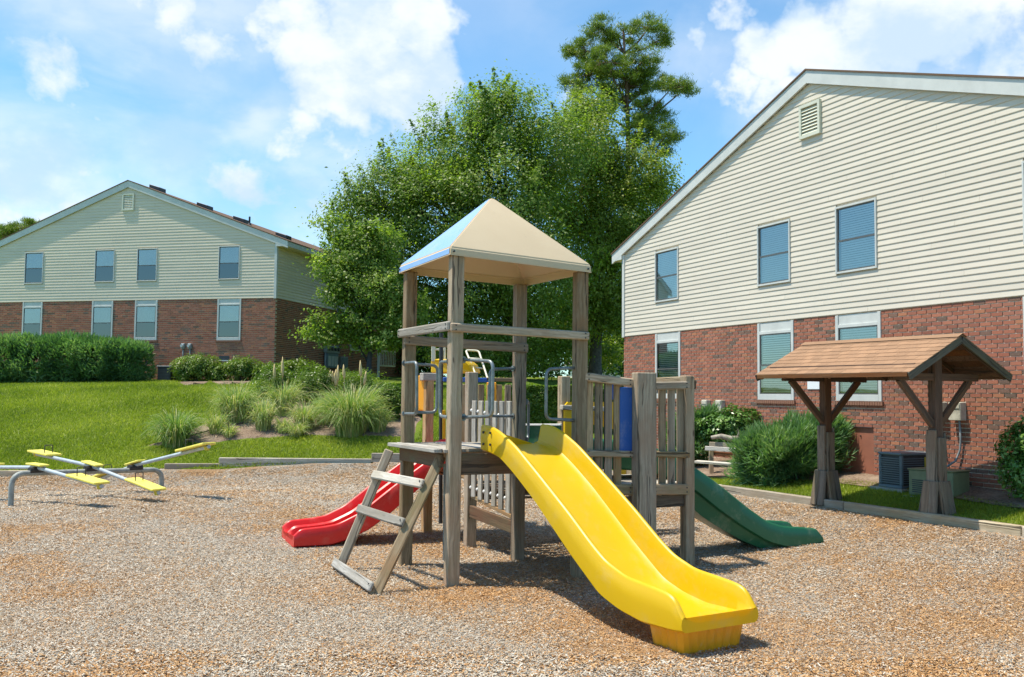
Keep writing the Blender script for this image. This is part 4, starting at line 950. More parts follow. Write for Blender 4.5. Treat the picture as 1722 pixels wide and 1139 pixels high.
# ------------------------------------------------------------------ roofed shelter
def shelter():
    yaw = -1.064; C = np.array([4.802, 12.5]); d = np.array([math.cos(yaw), math.sin(yaw)]); n = np.array([-d[1], d[0]])
    Lh, Wh, zr, ze = 1.22, .937, 2.562, 2.106
    M = Matrix.Translation((C[0], C[1], 0)) @ Matrix.Rotation(yaw, 4, 'Z')
    zg = .37
    t = thing('wooden_shelter', 'brown timber shelter with tan shingled gable roof on two braced posts', 'shelter', M=Matrix.Translation((C[0], C[1], zg)) @ Matrix.Rotation(yaw, 4, 'Z'))
    def W(x, y, z): return M @ Vector((x, y, z))
    sl = (zr-ze)/Wh
    posts = [-.885, .865]
    for x in posts:
        timber('post', t, W(x, 0, zg-.2), W(x, 0, zr-.14), .125, .125, d.tolist()+[0], M_['wood_dark'], .012)
        # two-tier base cladding: lower flared boards, upper boards nailed to the post
        for s, (ax, ay) in enumerate(((1, 0), (-1, 0), (0, 1), (0, -1))):
            o = .0625
            for q in (-1, 1):
                if ax: a = W(x+ax*(o+.120), q*.060, zg-.05); b = W(x+ax*(o+.038), q*.045, zg+.42); rf = M.to_3x3() @ Vector((0, 1, 0))
                else: a = W(x+q*.060, ay*(o+.120), zg-.05); b = W(x+q*.045, ay*(o+.038), zg+.42); rf = M.to_3x3() @ Vector((1, 0, 0))
                timber('base_board', t, a, b, .112, .04, rf, M_['wood_base'], .008)
            if ax: a = W(x+ax*(o+.02), 0, zg+.0); b = W(x+ax*(o+.02), 0, zg+.95+.03*s); rf = M.to_3x3() @ Vector((0, 1, 0))
            else: a = W(x, ay*(o+.02), zg+.0); b = W(x, ay*(o+.02), zg+.95+.03*s); rf = M.to_3x3() @ Vector((1, 0, 0))
            timber('sleeve_board', t, a, b, .135, .036, rf, M_['wood_base'], .006)
        # cross arm carrying the eaves, with its Y braces
        zc = ze-.045
        timber('cross_arm', t, W(x, -.80, zc), W(x, .80, zc), .09, .07, (0, 0, 1), M_['wood_dark'], .006)
        for s in (-1, 1): timber('brace', t, W(x+.001, s*.06, zg+1.10), W(x+.001, s*.66, zc-.03), .085, .06, (0, 0, 1), M_['wood_dark'], .006)
    timber('ridge_beam', t, W(-Lh+.04, 0, zr-.09), W(Lh-.04, 0, zr-.09), .11, .05, (0, 0, 1), M_['wood_dark'], .004)
    for s in (-1, 1): timber('eave_beam', t, W(-Lh+.05, s*.74, ze+.06), W(Lh-.05, s*.74, ze+.055), .09, .05, (0, 0, 1), M_['wood_dark'], .004)
    # rafters, deck boards
    for s in (-1, 1):
        for x in np.linspace(-Lh+.03, Lh-.03, 5): timber('rafter', t, W(x, s*.03, zr-.075), W(x, s*(Wh-.03), ze-.06+.02), .07, .035, (0, 0, 1), M_['wood_dark'], .003)
        nb = 7
        for k in range(nb):
            y0, y1 = Wh*k/nb+.004, Wh*(k+1)/nb-.004
            V = [W(x, s*y, zr-y*sl-o) for x in (-Lh, Lh) for y in (y0, y1) for o in (.018, .036)]
            m = MB(); m.add(V, [(0, 2, 6, 4), (1, 5, 7, 3), (0, 1, 3, 2), (4, 6, 7, 5), (0, 4, 5, 1), (2, 3, 7, 6)]); m.build('roof_board', M_['wood_dark'], t, Matrix.Identity(4))
        for x in (-Lh-.02, Lh+.02): timber('barge_board', t, W(x, s*.005, zr-.055), W(x, s*(Wh+.01), ze-.055), .088, .025, (0, 0, 1), M_['wood_barge'], .004)
        timber('fascia', t, W(-Lh, s*(Wh+.012), ze-.035), W(Lh, s*(Wh+.012), ze-.035), .05, .02, (0, 0, 1), M_['wood_dark'], .003)
    # shingles: every tab its own piece, lapped down each slope
    rows, tw = 9, .15; me_cache = {}
    for s in (-1, 1):
        for k in range(rows):
            y1 = (Wh+.02)*(rows-k)/rows; y0 = y1-(Wh+.02)/rows*1.4; y0 = max(y0, -.0)
            x = -Lh-.035-(tw/2 if k % 2 else 0)
            while x < Lh+.035:
                a, b = max(x, -Lh-.035)+.0012, min(x+tw, Lh+.035)-.0012; x += tw
                if b-a < .01: continue
                j = random.uniform(-.004, .004); lift = .0055+random.uniform(0, .002)
                key = (s, round(b-a, 4)); L_ = y1-y0
                zA = zr-y0*sl-.001; zB = zr-(y1+j)*sl+.003+lift
                c = ((a+b)/2, 0); m = MB(); hw = (b-a)/2
                V = [(-hw, s*y0, zA), (hw, s*y0, zA), (hw, s*(y1+j), zB), (-hw, s*(y1+j), zB), (-hw, s*y0, zA-.006), (hw, s*y0, zA-.006), (hw, s*(y1+j), zB-.007), (-hw, s*(y1+j), zB-.007)]
                m.add(V, [(0, 1, 2, 3), (7, 6, 5, 4), (3, 2, 6, 7), (0, 3, 7, 4), (2, 1, 5, 6)] if s > 0 else [(3, 2, 1, 0), (4, 5, 6, 7), (7, 6, 2, 3), (4, 7, 3, 0), (6, 5, 1, 2)])
                if s < 0 or k > rows-3: m.build('shingle', M_['shingle'], t, M @ Matrix.Translation((c[0], 0, 0)))
                else: far_sh.add(V if False else [(v[0]+c[0], v[1], v[2]) for v in V], [(0, 1, 2, 3), (7, 6, 5, 4), (3, 2, 6, 7), (0, 3, 7, 4), (2, 1, 5, 6)])
    o = far_sh.build('far_side_shingles', M_['shingle'], t, M); tag(o, kind='stuff')
    for s in (-1, 1):
        V = [W(x, s*y, zr+.018-y*sl+(.002 if y else .004)) for x in (-Lh-.04, Lh+.04) for y in (0, .09)]
        m = MB(); m.add(V, [(0, 1, 3, 2)] if s < 0 else [(2, 3, 1, 0)]); m.build('ridge_cap', M_['shingle'], t, Matrix.Identity(4))
far_sh = MB()
shelter()

# ------------------------------------------------------------------ play structure
PF, PL, PRr, PB = np.array([-.549, 9.06]), np.array([-1.105, 10.14]), np.array([.677, 9.57]), np.array([.080, 10.53])
E1 = np.array([.923, .385]); E2 = np.array([-.385, .923]); E1 /= np.linalg.norm(E1); E2 /= np.linalg.norm(E2)
play = thing('playground_structure', 'grey timber play tower with cream canopy, ladder, handles and yellow, red and green slides', 'playground set', (0, 9.8, 0))
P3 = lambda p, z: Vector((p[0], p[1], z))
up3 = (0, 0, 1)
def pz(x, y, p):       # height of pixel (x,y) above plan point p (uses its distance)
    return float(at(x, y, p[1])[2])
Wp = .122
def post(p, ztop, name='post', w=Wp, t=Wp, mat_=None, lean=(0, 0), zb=None):
    zb = (g1(p[0], p[1])-.12) if zb is None else zb
    return timber(name, play, P3(p, zb), (p[0]+lean[0], p[1]+lean[1], ztop), w, t, (E1[0], E1[1], 0), mat_ or M_['wood'], .008)
zF, zL_, zR, zB_ = 3.13, 3.10, 3.04, 3.02
post(PF, zF, lean=(.012, 0)); post(PL, zL_, lean=(.012, 0)); post(PRr, zR, lean=(.012, 0)); post(PB, zB_, lean=(.006, 0))
PP1, PP2 = np.array([-.48, 11.43]), np.array([-1.09, 12.5])
post(PP1, pz(795, 626, PP1), w=.125); post(PP2, pz(720, 636, PP2), w=.11, t=.14)
PP3 = np.array([.655, 11.9]); post(PP3, pz(948, 633, PP3))
PP4 = np.array([1.88, 10.20]); post(PP4, pz(1156, 632, PP4), w=.11)
PP4b = PP4+E2*1.15; post(PP4b, 1.9)
PP5 = PRr+(PP4-PRr)*.545-E2*.09
post(PP5, pz(1088, 627, PP5), w=.225, t=.13)
PP6 = PP3+E1*1.15; post(PP6, 1.75)
# post cap board on the far-left post
timber('cap_board', play, P3(PP2-E1*.10, pz(720, 634, PP2)), P3(PP2+E1*.12, pz(720, 634, PP2)), .10, .16, (0, 0, 1), M_['wood_pale'], .008)
timber('cap_board', play, P3(PP3-E1*.08-E2*.09, pz(950, 685, PP3)), P3(PP3+E1*.55-E2*.09, pz(950, 688, PP3)), .06, .10, (0, 0, 1), M_['wood_pale'], .006)
# canopy: four-sided roof with a short skirt, open underneath
cor = [P3(PF-E1*.085-E2*.085, pz(760, 414, PF)), P3(PRr+E1*.085-E2*.085, pz(991, 444, PRr)), P3(PB+E1*.085+E2*.085, pz(885, 466, PB)), P3(PL-E1*.085+E2*.085, pz(671, 446, PL))]
cor[0].z = 3.20; cor[1].z = 3.115; cor[2].z = 3.10; cor[3].z = 3.175
ctr = sum(cor, Vector())/4; apex = Vector((ctr.x, ctr.y, 3.86))
def canopy():
    bm = bmesh.new(); n = 10
    for q in range(4):
        a, b = cor[q], cor[(q+1) % 4]
    V = []; Fc = []
    def ring(f, off, drop_=0.):
        return [c.lerp(apex, f)+Vector((0, 0, -drop_)) + (c-ctr).normalized()*off for c in cor]
    outer = [ring(0, .012, .085), ring(0, .004, .010), ring(.02, 0, 0), ring(.93, 0, 0.), ring(.975, 0, .004)]
    inner = [ring(0, -.008, .083), ring(0, -.016, .012), ring(.02, -.02, .02), ring(.93, -.01, .02)]
    rings = outer
    for r_ in rings: V += r_
    for i in range(len(rings)-1):
        for q in range(4): Fc.append((i*4+q, i*4+(q+1) % 4, (i+1)*4+(q+1) % 4, (i+1)*4+q))
    k = len(V); Fc.append(tuple(len(V)-4+q for q in range(4)))
    for r_ in inner: V += r_
    for i in range(len(inner)-1):
        for q in range(4): Fc.append((k+i*4+(q+1) % 4, k+i*4+q, k+(i+1)*4+q, k+(i+1)*4+(q+1) % 4))
    for q in range(4): Fc.append((q, k+q, k+(q+1) % 4, (q+1) % 4))
    Fc.append(tuple(len(V)-1-q for q in range(4)))
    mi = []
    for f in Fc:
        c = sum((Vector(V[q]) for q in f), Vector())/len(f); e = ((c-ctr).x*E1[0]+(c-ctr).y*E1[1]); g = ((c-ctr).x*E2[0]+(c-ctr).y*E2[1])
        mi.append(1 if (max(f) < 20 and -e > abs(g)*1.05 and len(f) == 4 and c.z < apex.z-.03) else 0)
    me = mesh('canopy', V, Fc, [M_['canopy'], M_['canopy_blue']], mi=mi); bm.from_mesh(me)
    bmesh.ops.bevel(bm, geom=[e for e in bm.edges if len(e.link_faces) == 2 and e.calc_face_angle(0) > .35], offset=.012, segments=2, affect='EDGES')
    bm.to_mesh(me); bm.free(); me.polygons.foreach_set('use_smooth', np.ones(len(me.polygons), bool)); me.set_sharp_from_angle(angle=math.radians(25))
    o = obj('canopy', me, play, Matrix.Identity(4))
    for i in (0, 1, 3):
        c = cor[i]+Vector((0, 0, -.05)); d = -Vector((E2[0], E2[1], 0)) if i != 3 else -Vector((E1[0], E1[1], 0))
        p = c+(ctr-c).normalized()*.05; p.z = c.z; p += d*.04
        MB().tube([p, p+d*.02], .009, 8).build('screw', M_['black'], o, Matrix.Identity(4))
canopy()
# guard rails under the canopy
def rail(p0, z0, p1, z1, off, w=.085, t=.038, ext=(.07, .07), name='guard_rail', m='wood', bolts=True):
    a = P3(p0+off, z0); b = P3(p1+off, z1); d = (b-a).normalized(); a -= d*ext[0]; b += d*ext[1]
    r_ = timber(name, play, a, b, w, t, up3, M_[m], .012)
    if bolts:
        n = Vector((off[0], off[1], 0)).normalized()
        for e, s in ((a, 1), (b, -1)):
            for z in (-.022, .022):
                c = e+d*s*.05+Vector((0, 0, z))+n*(t/2)
                MB().tube([c-n*.001, c+n*.006], .008, 6).build('bolt', M_['black'], r_, Matrix.Identity(4))
    return r_
oo = Wp/2+.02
rail(PF, pz(772, 552, PF), PRr, pz(975, 565.5, PRr), -E2*oo)
rail(PL, pz(672, 561, PL), PF, pz(752, 551, PF)+.01, -E1*oo, m='wood_pale', w=.09)
rail(PL, pz(690, 573, PL), PB, pz(872, 586, PB), -E2*(.08), w=.10)
# deck
zd = 1.262
def deck(pa, pb, pc, pd, z, n, nsk=0):
    """planks run parallel to pa-pb, from that edge to pd-pc"""
    for k in range(n):
        f0, f1 = k/n, (k+1)/n
        A = pa+(pd-pa)*(f0+f1)/2; B_ = pb+(pc-pb)*(f0+f1)/2; wd = np.linalg.norm(pd-pa)/n-.008
        timber('deck_plank', play, P3(A, z+random.uniform(-.003, .003)), P3(B_, z+random.uniform(-.003, .003)), wd, .036, (*(pd-pa), 0), M_['wood_pale'], .005)
o1, o2 = .10, .10
deck(PL-E1*.20+E2*.06, PF-E1*.20-E2*.02, PF+E1*.0-E2*.02+E1*.0, PL+E2*.06, zd, 2)
deck(PL+E2*.06+E1*.004, PF-E2*.02+E1*.004+E2*.08, PRr+E2*.06, PB+E2*.06, zd, 8)
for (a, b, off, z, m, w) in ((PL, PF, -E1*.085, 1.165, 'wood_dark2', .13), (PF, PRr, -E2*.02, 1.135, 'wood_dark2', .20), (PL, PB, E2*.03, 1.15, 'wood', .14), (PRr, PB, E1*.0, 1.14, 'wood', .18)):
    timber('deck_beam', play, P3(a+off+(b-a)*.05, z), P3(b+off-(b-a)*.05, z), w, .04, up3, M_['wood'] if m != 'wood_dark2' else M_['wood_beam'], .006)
# ladder on the left face
def ladder():
    t0 = at(640, 765, 10.0); 
    lf_t = PL+(PF-PL)*.80-E1*.20; bk_t = PL+(PF-PL)*.08-E1*.20
    a0 = drop(626, 1003); a0[2] = 0; b0 = drop(566, 960); b0[2] = 0
    a1 = at(742, 768, lf_t[1]-.02); b1 = at(655, 757, bk_t[1]+.0)
    a0 = Vector(a0); b0 = Vector(b0); a1 = Vector(a1); b1 = Vector(b1)
    ld = timber('ladder_stringer', play, a0-Vector((0, 0, .05)), a1, .095, .045, (1, 0, 0), M_['wood'], .010)
    timber('ladder_stringer', play, b0-Vector((0, 0, .05)), b1, .095, .045, (1, 0, 0), M_['wood'], .010)
    sd_ = (a0-b0).normalized()
    for f, ex in ((.045, .03), (.49, .02), (.775, .02)):
        fa = a0.lerp(a1, f); fb = b0.lerp(b1, f); n = Vector((-E1[0], -E1[1], .5)).normalized()*.052
        r_ = timber('ladder_rung', play, fb+n-sd_*ex, fa+n+sd_*ex, .088, .036, (E1[0]*.5, E1[1]*.5, 1), M_['wood_pale'], .010)
        for z in (-.02, .02):
            c = fa+n+sd_*(ex-.03)+Vector((-E1[0], -E1[1], .3))*.018+Vector((0, 0, z)); MB().tube([c, c+Vector((-E1[0], -E1[1], .2))*.006], .009, 6).build('bolt', M_['black'], r_, Matrix.Identity(4))
ladder()
# bent tube handles
def handle(pixels, Ys, r=.0165, rad=.07):
    P = [Vector(at(x, y, Y)) for (x, y), Y in zip(pixels, Ys)]
    o = MB().tube(arc_path(P, rad, 6), r, 10).build('grab_handle', M_['handle'], play, Matrix.Identity(4), smooth=True, angle=50)
    for e, q in ((P[0], P[1]), (P[-1], P[-2])):
        d = (q-e).normalized(); MB().tube([e-d*.004, e+d*.008], .034, 12).build('flange', M_['handle'], o, Matrix.Identity(4), smooth=True, angle=40)
handle([(681, 611), (701, 609), (701, 696), (681, 696)], [10.08, 9.75, 9.75, 10.08])
handle([(690, 612), (736, 615), (734, 694), (690, 694)], [10.14, 10.3, 10.3, 10.14])
handle([(756, 608), (740, 609), (740, 700), (756, 702)], [9.08, 9.35, 9.35, 9.08])
handle([(779, 605), (829, 608), (828, 700), (779, 702)], [9.06, 8.72, 8.72, 9.06])
handle([(863, 620), (824, 621), (823, 700), (863, 700)], [10.5, 10.35, 10.35, 10.5])
handle([(967, 619), (919, 621), (918, 705), (967, 707)], [9.56, 9.35, 9.35, 9.56])
handle([(884, 676), (889, 676), (888, 738), (884, 740)], [10.55, 10.7, 10.7, 10.55])

# slides -----------------------------------------------------------
def slide(name, T, a, c, w, rim, bot, bed_up, m, lanes=1, label=None, thick=.045, crown=.02, hull=None, flare=None):
    """T: plan point at the top on the near side plane, a: direction down, c: direction across (away from near side), w: width.
       rim/bot: (t, z) profile of the side panels, bed = bot + bed_up"""
    rim = np.array(rim); bot = np.array(bot); t0, t1 = rim[0, 0], rim[-1, 0]; n = 64
    ts = t0+(t1-t0)*np.linspace(0, 1, n)**.82
    def sm(P, k=2):
        zz = np.interp(ts, P[:, 0], P[:, 1])
        for _ in range(k): zz = np.convolve(np.r_[zz[0], zz, zz[-1]], [.25, .5, .25], 'valid')
        return zz
    zr = sm(rim); zb = sm(bot); zbed = zb+np.interp(ts, [t0, t1], bed_up) if isinstance(bed_up, tuple) else zb+bed_up
    zbed = np.minimum(zbed, zr-.02)
    V = []; 
    for i, t_ in enumerate(ts):
        R_, B_, D_ = zr[i], zb[i], zbed[i]; r = min(.02, (R_-D_)*.4); fl = 0 if flare is None else np.interp(t_, flare[0], flare[1])
        sec = [(.03, B_-.0), (.0, B_+.02), (-.006, (R_+B_)/2), (0, R_-r), (.010, R_-r*.3), (thick*.5, R_), (thick-.008, R_-r*.3), (thick, R_-r), (thick+.012, (R_+D_)/2), (thick+.03, D_+.025), (thick+.055, D_+.006), (thick+.085, D_)]
        mid = []
        if lanes == 2:
            hz = min(R_, D_+.9*(R_-D_)); mm = w/2
            mid = [(mm-.08, D_), (mm-.045, D_+.02), (mm-.028, hz-r), (mm, hz), (mm+.028, hz-r), (mm+.045, D_+.02), (mm+.08, D_)]
        else:
            mid = [(w*.35, D_-.0), (w*.5, D_-.002), (w*.65, D_)]
        full = sec+mid+[(w-x, z) for x, z in sec[::-1]]
        under = [(w*.7, B_+.0), (w*.5, B_-.0), (w*.3, B_)]
        for x, z in full+under:
            xx = x+(fl*(x-w/2)/(w/2)); p = np.array(T)+np.array(a)*t_+np.array(c)*xx; V.append((p[0], p[1], z))
    k = len(V)//n; Fc = []
    for i in range(n-1):
        for j in range(k): Fc.append((i*k+j, i*k+(j+1) % k, (i+1)*k+(j+1) % k, (i+1)*k+j))
    bm = bmesh.new(); vs = [bm.verts.new(v) for v in V]
    for f in Fc: bm.faces.new([vs[q] for q in f[::-1]])
    for i in (0, n-1):
        idx = [vs[i*k+j] for j in range(k)]; f = bm.faces.new(idx if i == 0 else idx[::-1]); 
        bmesh.ops.triangulate(bm, faces=[f])
    me = bpy.data.meshes.new(name); bm.normal_update(); bmesh.ops.recalc_face_normals(bm, faces=bm.faces); bm.to_mesh(me); bm.free(); me.materials.append(m)
    me.polygons.foreach_set('use_smooth', np.ones(len(me.polygons), bool)); me.set_sharp_from_angle(angle=math.radians(38))
    o = obj(name, me, play, Matrix.Identity(4)); 
    if label: tag(o, label=label)
    return o
aY = np.array([.515, -.857]); cY = np.array([.857, .515]); TY = np.array([-.287, 9.105])
rimY = [(.0, 1.515), (.20, 1.50), (.37, 1.445), (.62, 1.335), (1.0, 1.115), (1.46, .84), (1.80, .62), (1.97, .525), (2.22, .452), (2.56, .428), (2.72, .412), (2.80, .375), (2.845, .31), (2.865, .235)]
botY = [(.0, 1.268), (.33, 1.215), (.60, 1.08), (.93, .885), (1.53, .475), (1.90, .245), (2.14, .178), (2.41, .142), (2.79, .155), (2.865, .17)]
ys = slide('slide', TY, aY, cY, .72, rimY, botY, .058, M_['yellow'], label='bright yellow open slide facing the camera', flare=([0, .5, 1.2, 3], [0, .0, .0, 0]))
# upper mounting flange of the yellow slide
for s, x in ((0, -.0), (1, .72)):
    p = TY+cY*x
    MB().add([(p[0]-aY[0]*.02, p[1]-aY[1]*.02, 1.24), (p[0]+aY[0]*.0, p[1]+aY[1]*.0, 1.24), (p[0]+aY[0]*.0, p[1]+aY[1]*.0, 1.50), (p[0]-aY[0]*.02, p[1]-aY[1]*.02, 1.50)], [(0, 1, 2, 3)]) 
def ribbed_foot():
    V = []; zt = .165; k = 0
    # corrugated tapered skirt under the exit
    E0 = TY+aY*2.42+cY*.07; n1 = 8; pts = []
    LX, LY = .37, .58
    per = []
    def run(p, q, n, o):
        for i in range(n):
            f = i/n; b = p+(q-p)*f; per.append(b+o*(.012 if i % 2 else 0.))
    A = E0; B_ = E0+aY*LX; C_ = B_+cY*LY; D_ = E0+cY*LY
    run(A, B_, 8, -cY); run(B_, C_, 14, aY); run(C_, D_, 8, cY); run(D_, A, 14, -aY)
    c = (A+C_)/2; m = len(per)
    for z, sc in ((zt, 1.0), (.0, .90), (-.06, .88)):
        for p in per: q = c+(p-c)*sc; V.append((q[0], q[1], z))
    Fc = [(r_*m+i, (r_+1)*m+i, (r_+1)*m+(i+1) % m, r_*m+(i+1) % m) for r_ in range(2) for i in range(m)]; Fc.append(tuple(range(m)))
    return obj('foot', mesh('foot', V, Fc, M_['orange']), ys, Matrix.Identity(4))
ribbed_foot()
for x_, z_ in ((-.008, 1.44), (-.008, 1.33)):                     # fixing bolts on the entry wing of the chute
    for t_ in (.07, .20):
        p = TY+aY*t_+cY*x_; q = p-cY*.012; MB().tube([(p[0], p[1], z_), (q[0], q[1], z_)], .012, 8).build('bolt', M_['black'], ys, Matrix.Identity(4))
gG = np.array((1.5, .4)); gG /= np.linalg.norm(gG); cG = np.array([-gG[1], gG[0]])
rimG = [(-1.25, 1.32), (-.75, 1.29), (-.45, 1.22), (0, 1.003), (.28, .817), (.623, .56), (.88, .385), (1.092, .322), (1.35, .305), (1.50, .290), (1.56, .275), (1.59, .23), (1.605, .14)]
botG = [(-1.25, 1.00), (-.75, .98), (-.45, .93), (0, .736), (.28, .522), (.62, .298), (.90, .143), (1.144, .072), (1.50, .068), (1.605, .075)]
gs = slide('slide', (2.07, 10.7), gG, cG, .62, rimG, botG, .03, M_['green'], label='dark green slide running down to the right')
# hull under the green chute and its foot
V = []; ts = np.linspace(-.4, 1.25, 14)
m = MB()
for i, t_ in enumerate(ts):
    zb = np.interp(t_, [q[0] for q in botG], [q[1] for q in botG]); dep_ = .20*max(0, 1-abs(t_-.1)/1.2)**.7
    for x, z in ((.05, zb+.02), (.10, zb-dep_), (.52, zb-dep_), (.57, zb+.02)):
        p = np.array((2.07, 10.7))+gG*t_+cG*x; V.append((p[0], p[1], max(z, .02)))
m.add(V, [(i*4+j, (i+1)*4+j, (i+1)*4+j+1, i*4+j+1) for i in range(13) for j in range(3)]); m.build('underside', M_['green_under'] if 'green_under' in M_ else M_['green'], gs, Matrix.Identity(4), smooth=True, angle=50)
p = np.array((2.07, 10.7))+gG*.92+cG*.08; q = p+gG*.32
m = MB(); m.add([(p[0], p[1], .16), (q[0], q[1], .12), (q[0]-gG[0]*.05, q[1]-gG[1]*.05, 0), (p[0]+gG[0]*.04, p[1]+gG[1]*.04, 0)]+[(p[0]+cG[0]*.46, p[1]+cG[1]*.46, .16), (q[0]+cG[0]*.46, q[1]+cG[1]*.46, .12), (q[0]+cG[0]*.46, q[1]+cG[1]*.46, 0), (p[0]+cG[0]*.46, p[1]+cG[1]*.46, 0)],
      [(0, 3, 2, 1), (1, 2, 6, 5), (4, 5, 6, 7), (0, 4, 7, 3)]); m.build('foot', M_['green'], gs, Matrix.Identity(4))
aR_ = -E1; cR = E2
rimR = [(-.15, 1.22), (.1, 1.14), (.429, .93), (.851, .635), (1.188, .38), (1.436, .268), (1.60, .245), (1.853, .228), (1.92, .205), (1.95, .13)]
botR = [(-.15, 1.0), (.1, .92), (.38, .70), (.773, .384), (1.05, .184), (1.30, .077), (1.52, .015), (1.95, .015)]
slide('slide', (-.6-.09, 11.856-.04), aR_, cR, .84, rimR, botR, (.02, .07), M_['red'], lanes=2, label='red double slide with two lanes running down to the left')

# picketed panels
def pickets(p0, p1, off, zlo, zhi, n, w, m='wood', t=.025, gap=None, skip=(), zlo2=None, zhi2=None, name='picket'):
    p0 = np.array(p0); p1 = np.array(p1); res = []
    for k in range(n):
        if k in skip: continue
        f = (k+.5)/n; q = p0+(p1-p0)*f+off
        a = zlo+((zlo2 if zlo2 is not None else zlo)-zlo)*f; b = zhi+((zhi2 if zhi2 is not None else zhi)-zhi)*f
        res.append(timber(name, play, P3(q, a), P3(q, b), w, t, (*(p1-p0), 0), M_[m], .005))
    return res
# front panel, tower post to double post, then on to the right-hand post
nn = -E2*.03
zt0, zt1, zt2 = pz(985, 634, PRr), pz(1065, 644, PP5), pz(1156, 648, PP4)
zm0, zm1, zm2 = pz(985, 762, PRr), pz(1065, 764, PP5), pz(1156, 765, PP4)
zb0, zb1, zb2 = pz(1010, 822, PRr), pz(1065, 824, PP5), pz(1156, 823, PP4)
pA, pB_, pC = PRr+E1*.06, PP5+E2*.09-E1*.10, PP4-E1*.03
pickets(pA, pB_, E2*.0, zb0, zt0, 5, .092, skip=(4,), zhi2=zt1)
timber('blue_panel', play, P3(pA+(pB_-pA)*.86-E2*.022, zm1+.03), P3(pA+(pB_-pA)*.86-E2*.022, zt1-.045), .145, .02, (E1[0], E1[1], 0), M_['blue'], .006)
pickets(PP5+E2*.09+E1*.10, pC, E2*.0, zb1, zt1, 4, .092, zhi2=zt2)
for (z0, z1, z2, w) in ((zt0, zt1, zt2, .085), (zm0, zm1, zm2, .068), (zb0, zb1, zb2, .115)):
    rail(pA, z0, pB_, z1, -E2*.045, w=w, ext=(.03, .0), name='panel_rail'); rail(PP5+E2*.09+E1*.11, z1-(.03 if w == .085 else 0), PP4, z2, -E2*.045, w=w, ext=(0, .0), name='panel_rail')
timber('panel_rail', play, P3(PP4-E2*.04, zt2+.055), P3(PP4+E2*1.0, zt2+.04), .085, .04, up3, M_['wood'], .01)
timber('panel_rail', play, P3(PP4+E1*.08-E2*.03, zt2+.01), P3(PP4+E1*.08+E2*.5, zt2+.0), .10, .04, up3, M_['wood_beam'], .01)
# lower deck behind the front panel
zl = .86
deck(PRr+E2*.05, PP4+E2*.05, PP4b, PRr+E2*1.15, zl, 8)
deck(PP1, PP1+E1*1.25, PP2+E1*1.25, PP2, .93, 8)
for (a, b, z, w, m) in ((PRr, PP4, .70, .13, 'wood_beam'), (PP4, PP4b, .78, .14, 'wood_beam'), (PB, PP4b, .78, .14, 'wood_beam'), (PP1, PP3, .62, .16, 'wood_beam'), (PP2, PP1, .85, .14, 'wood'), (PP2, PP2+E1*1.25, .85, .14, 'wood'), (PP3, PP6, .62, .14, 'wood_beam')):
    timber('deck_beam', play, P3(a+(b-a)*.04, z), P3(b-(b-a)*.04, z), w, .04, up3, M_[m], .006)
# bridge railing with white bolt caps, sunlit side to the left
pk = pickets(PB+E2*.12, PP1-E2*.05, -E1*.02, .47, pz(860, 675, PB), 6, .088, m='wood_pale', zlo2=.60, zhi2=pz(800, 674, PP1))
for b_ in pk:
    c = Vector(MW[b_].translation); 
    for dz in (.45, -.46):
        q = c+Vector((-E1[0]*.012, -E1[1]*.012, dz))+Vector((E2[0], E2[1], 0))*.05
        MB().tube([q+Vector((-E1[0], -E1[1], 0))*r_ for r_ in (0, .010, .022)], [.022, .022, .008], 8).build('bolt_cap', M_['bolt'], b_, Matrix.Identity(4), smooth=True)
timber('bridge_rail', play, P3(PB+E2*.05, .44), P3(PP1-E2*.02, .60), .045, .05, up3, M_['wood'], .006)
timber('bridge_rail', play, P3(PB+E2*.05-E1*.02, .34), P3(PP1-E2*.02-E1*.02, .42), .14, .045, up3, M_['wood_beam'], .006)
for k in range(7):
    f = (k+.5)/7; q = PB+(PP1-PB)*f; timber('bridge_plank', play, P3(q, .66+.10*f), P3(q+E1*1.1, .66+.10*f), .10, .03, (*E2, 0), M_['wood'], .005)
# far panels glimpsed through the tower
c0 = PP1+E1*.15+E2*1.25; c1 = c0+E1*.9
pickets(c0, c1, E2*0, 1.0, 1.93, 7, .085)
timber('blue_rail', play, P3(c0-E1*.1-E2*.03, 1.99), P3(c0+E1*.55-E2*.03, 1.99), .06, .05, up3, M_['blue'], .008)
timber('panel_rail', play, P3(c0+E1*.5-E2*.03, 2.0), P3(c1+E1*.2-E2*.03, 2.0), .05, .05, up3, M_['wood'], .008)
def plate(name, quad, th, m, nrm, bev=.01):
    V = [Vector(q) for q in quad]; n = Vector(nrm).normalized()*th; k = len(V)
    mb = MB(); mb.add(V+[v+n for v in V], [tuple(range(k)), tuple(range(2*k-1, k-1, -1))]+[((i+1) % k, i, k+i, k+(i+1) % k) for i in range(k)])
    return mb.build(name, m, play, Matrix.Identity(4), bevel=bev)
plate('orange_panel', [at(818, 643, 12.9), at(834, 643, 12.8), at(834, 676, 12.8), at(818, 673, 12.9)], .04, M_['orange'], (.2, 1, 0))
plate('orange_panel', [at(693, 638, 12.7), at(703, 632, 12.6), at(713, 630, 12.5), at(713, 691, 12.5), at(704, 691, 12.6), at(697, 685, 12.65), at(693, 670, 12.7)], .05, M_['orange'], (.2, 1, 0))
plate('yellow_hood', [at(724, 628, 13.2), at(724, 606, 13.2), at(728, 603, 13.2), at(760, 605, 13.0), at(783, 607, 12.9), at(790, 613, 12.9), at(796, 627, 12.9)], .35, M_['yellow'], (.3, 1, 0), .02)
plate('yellow_pole', [at(744, 690, 12.7), at(748, 690, 12.7), at(748, 760, 12.7), at(744, 760, 12.7)], .04, M_['yellow'], (.2, 1, 0), .004)
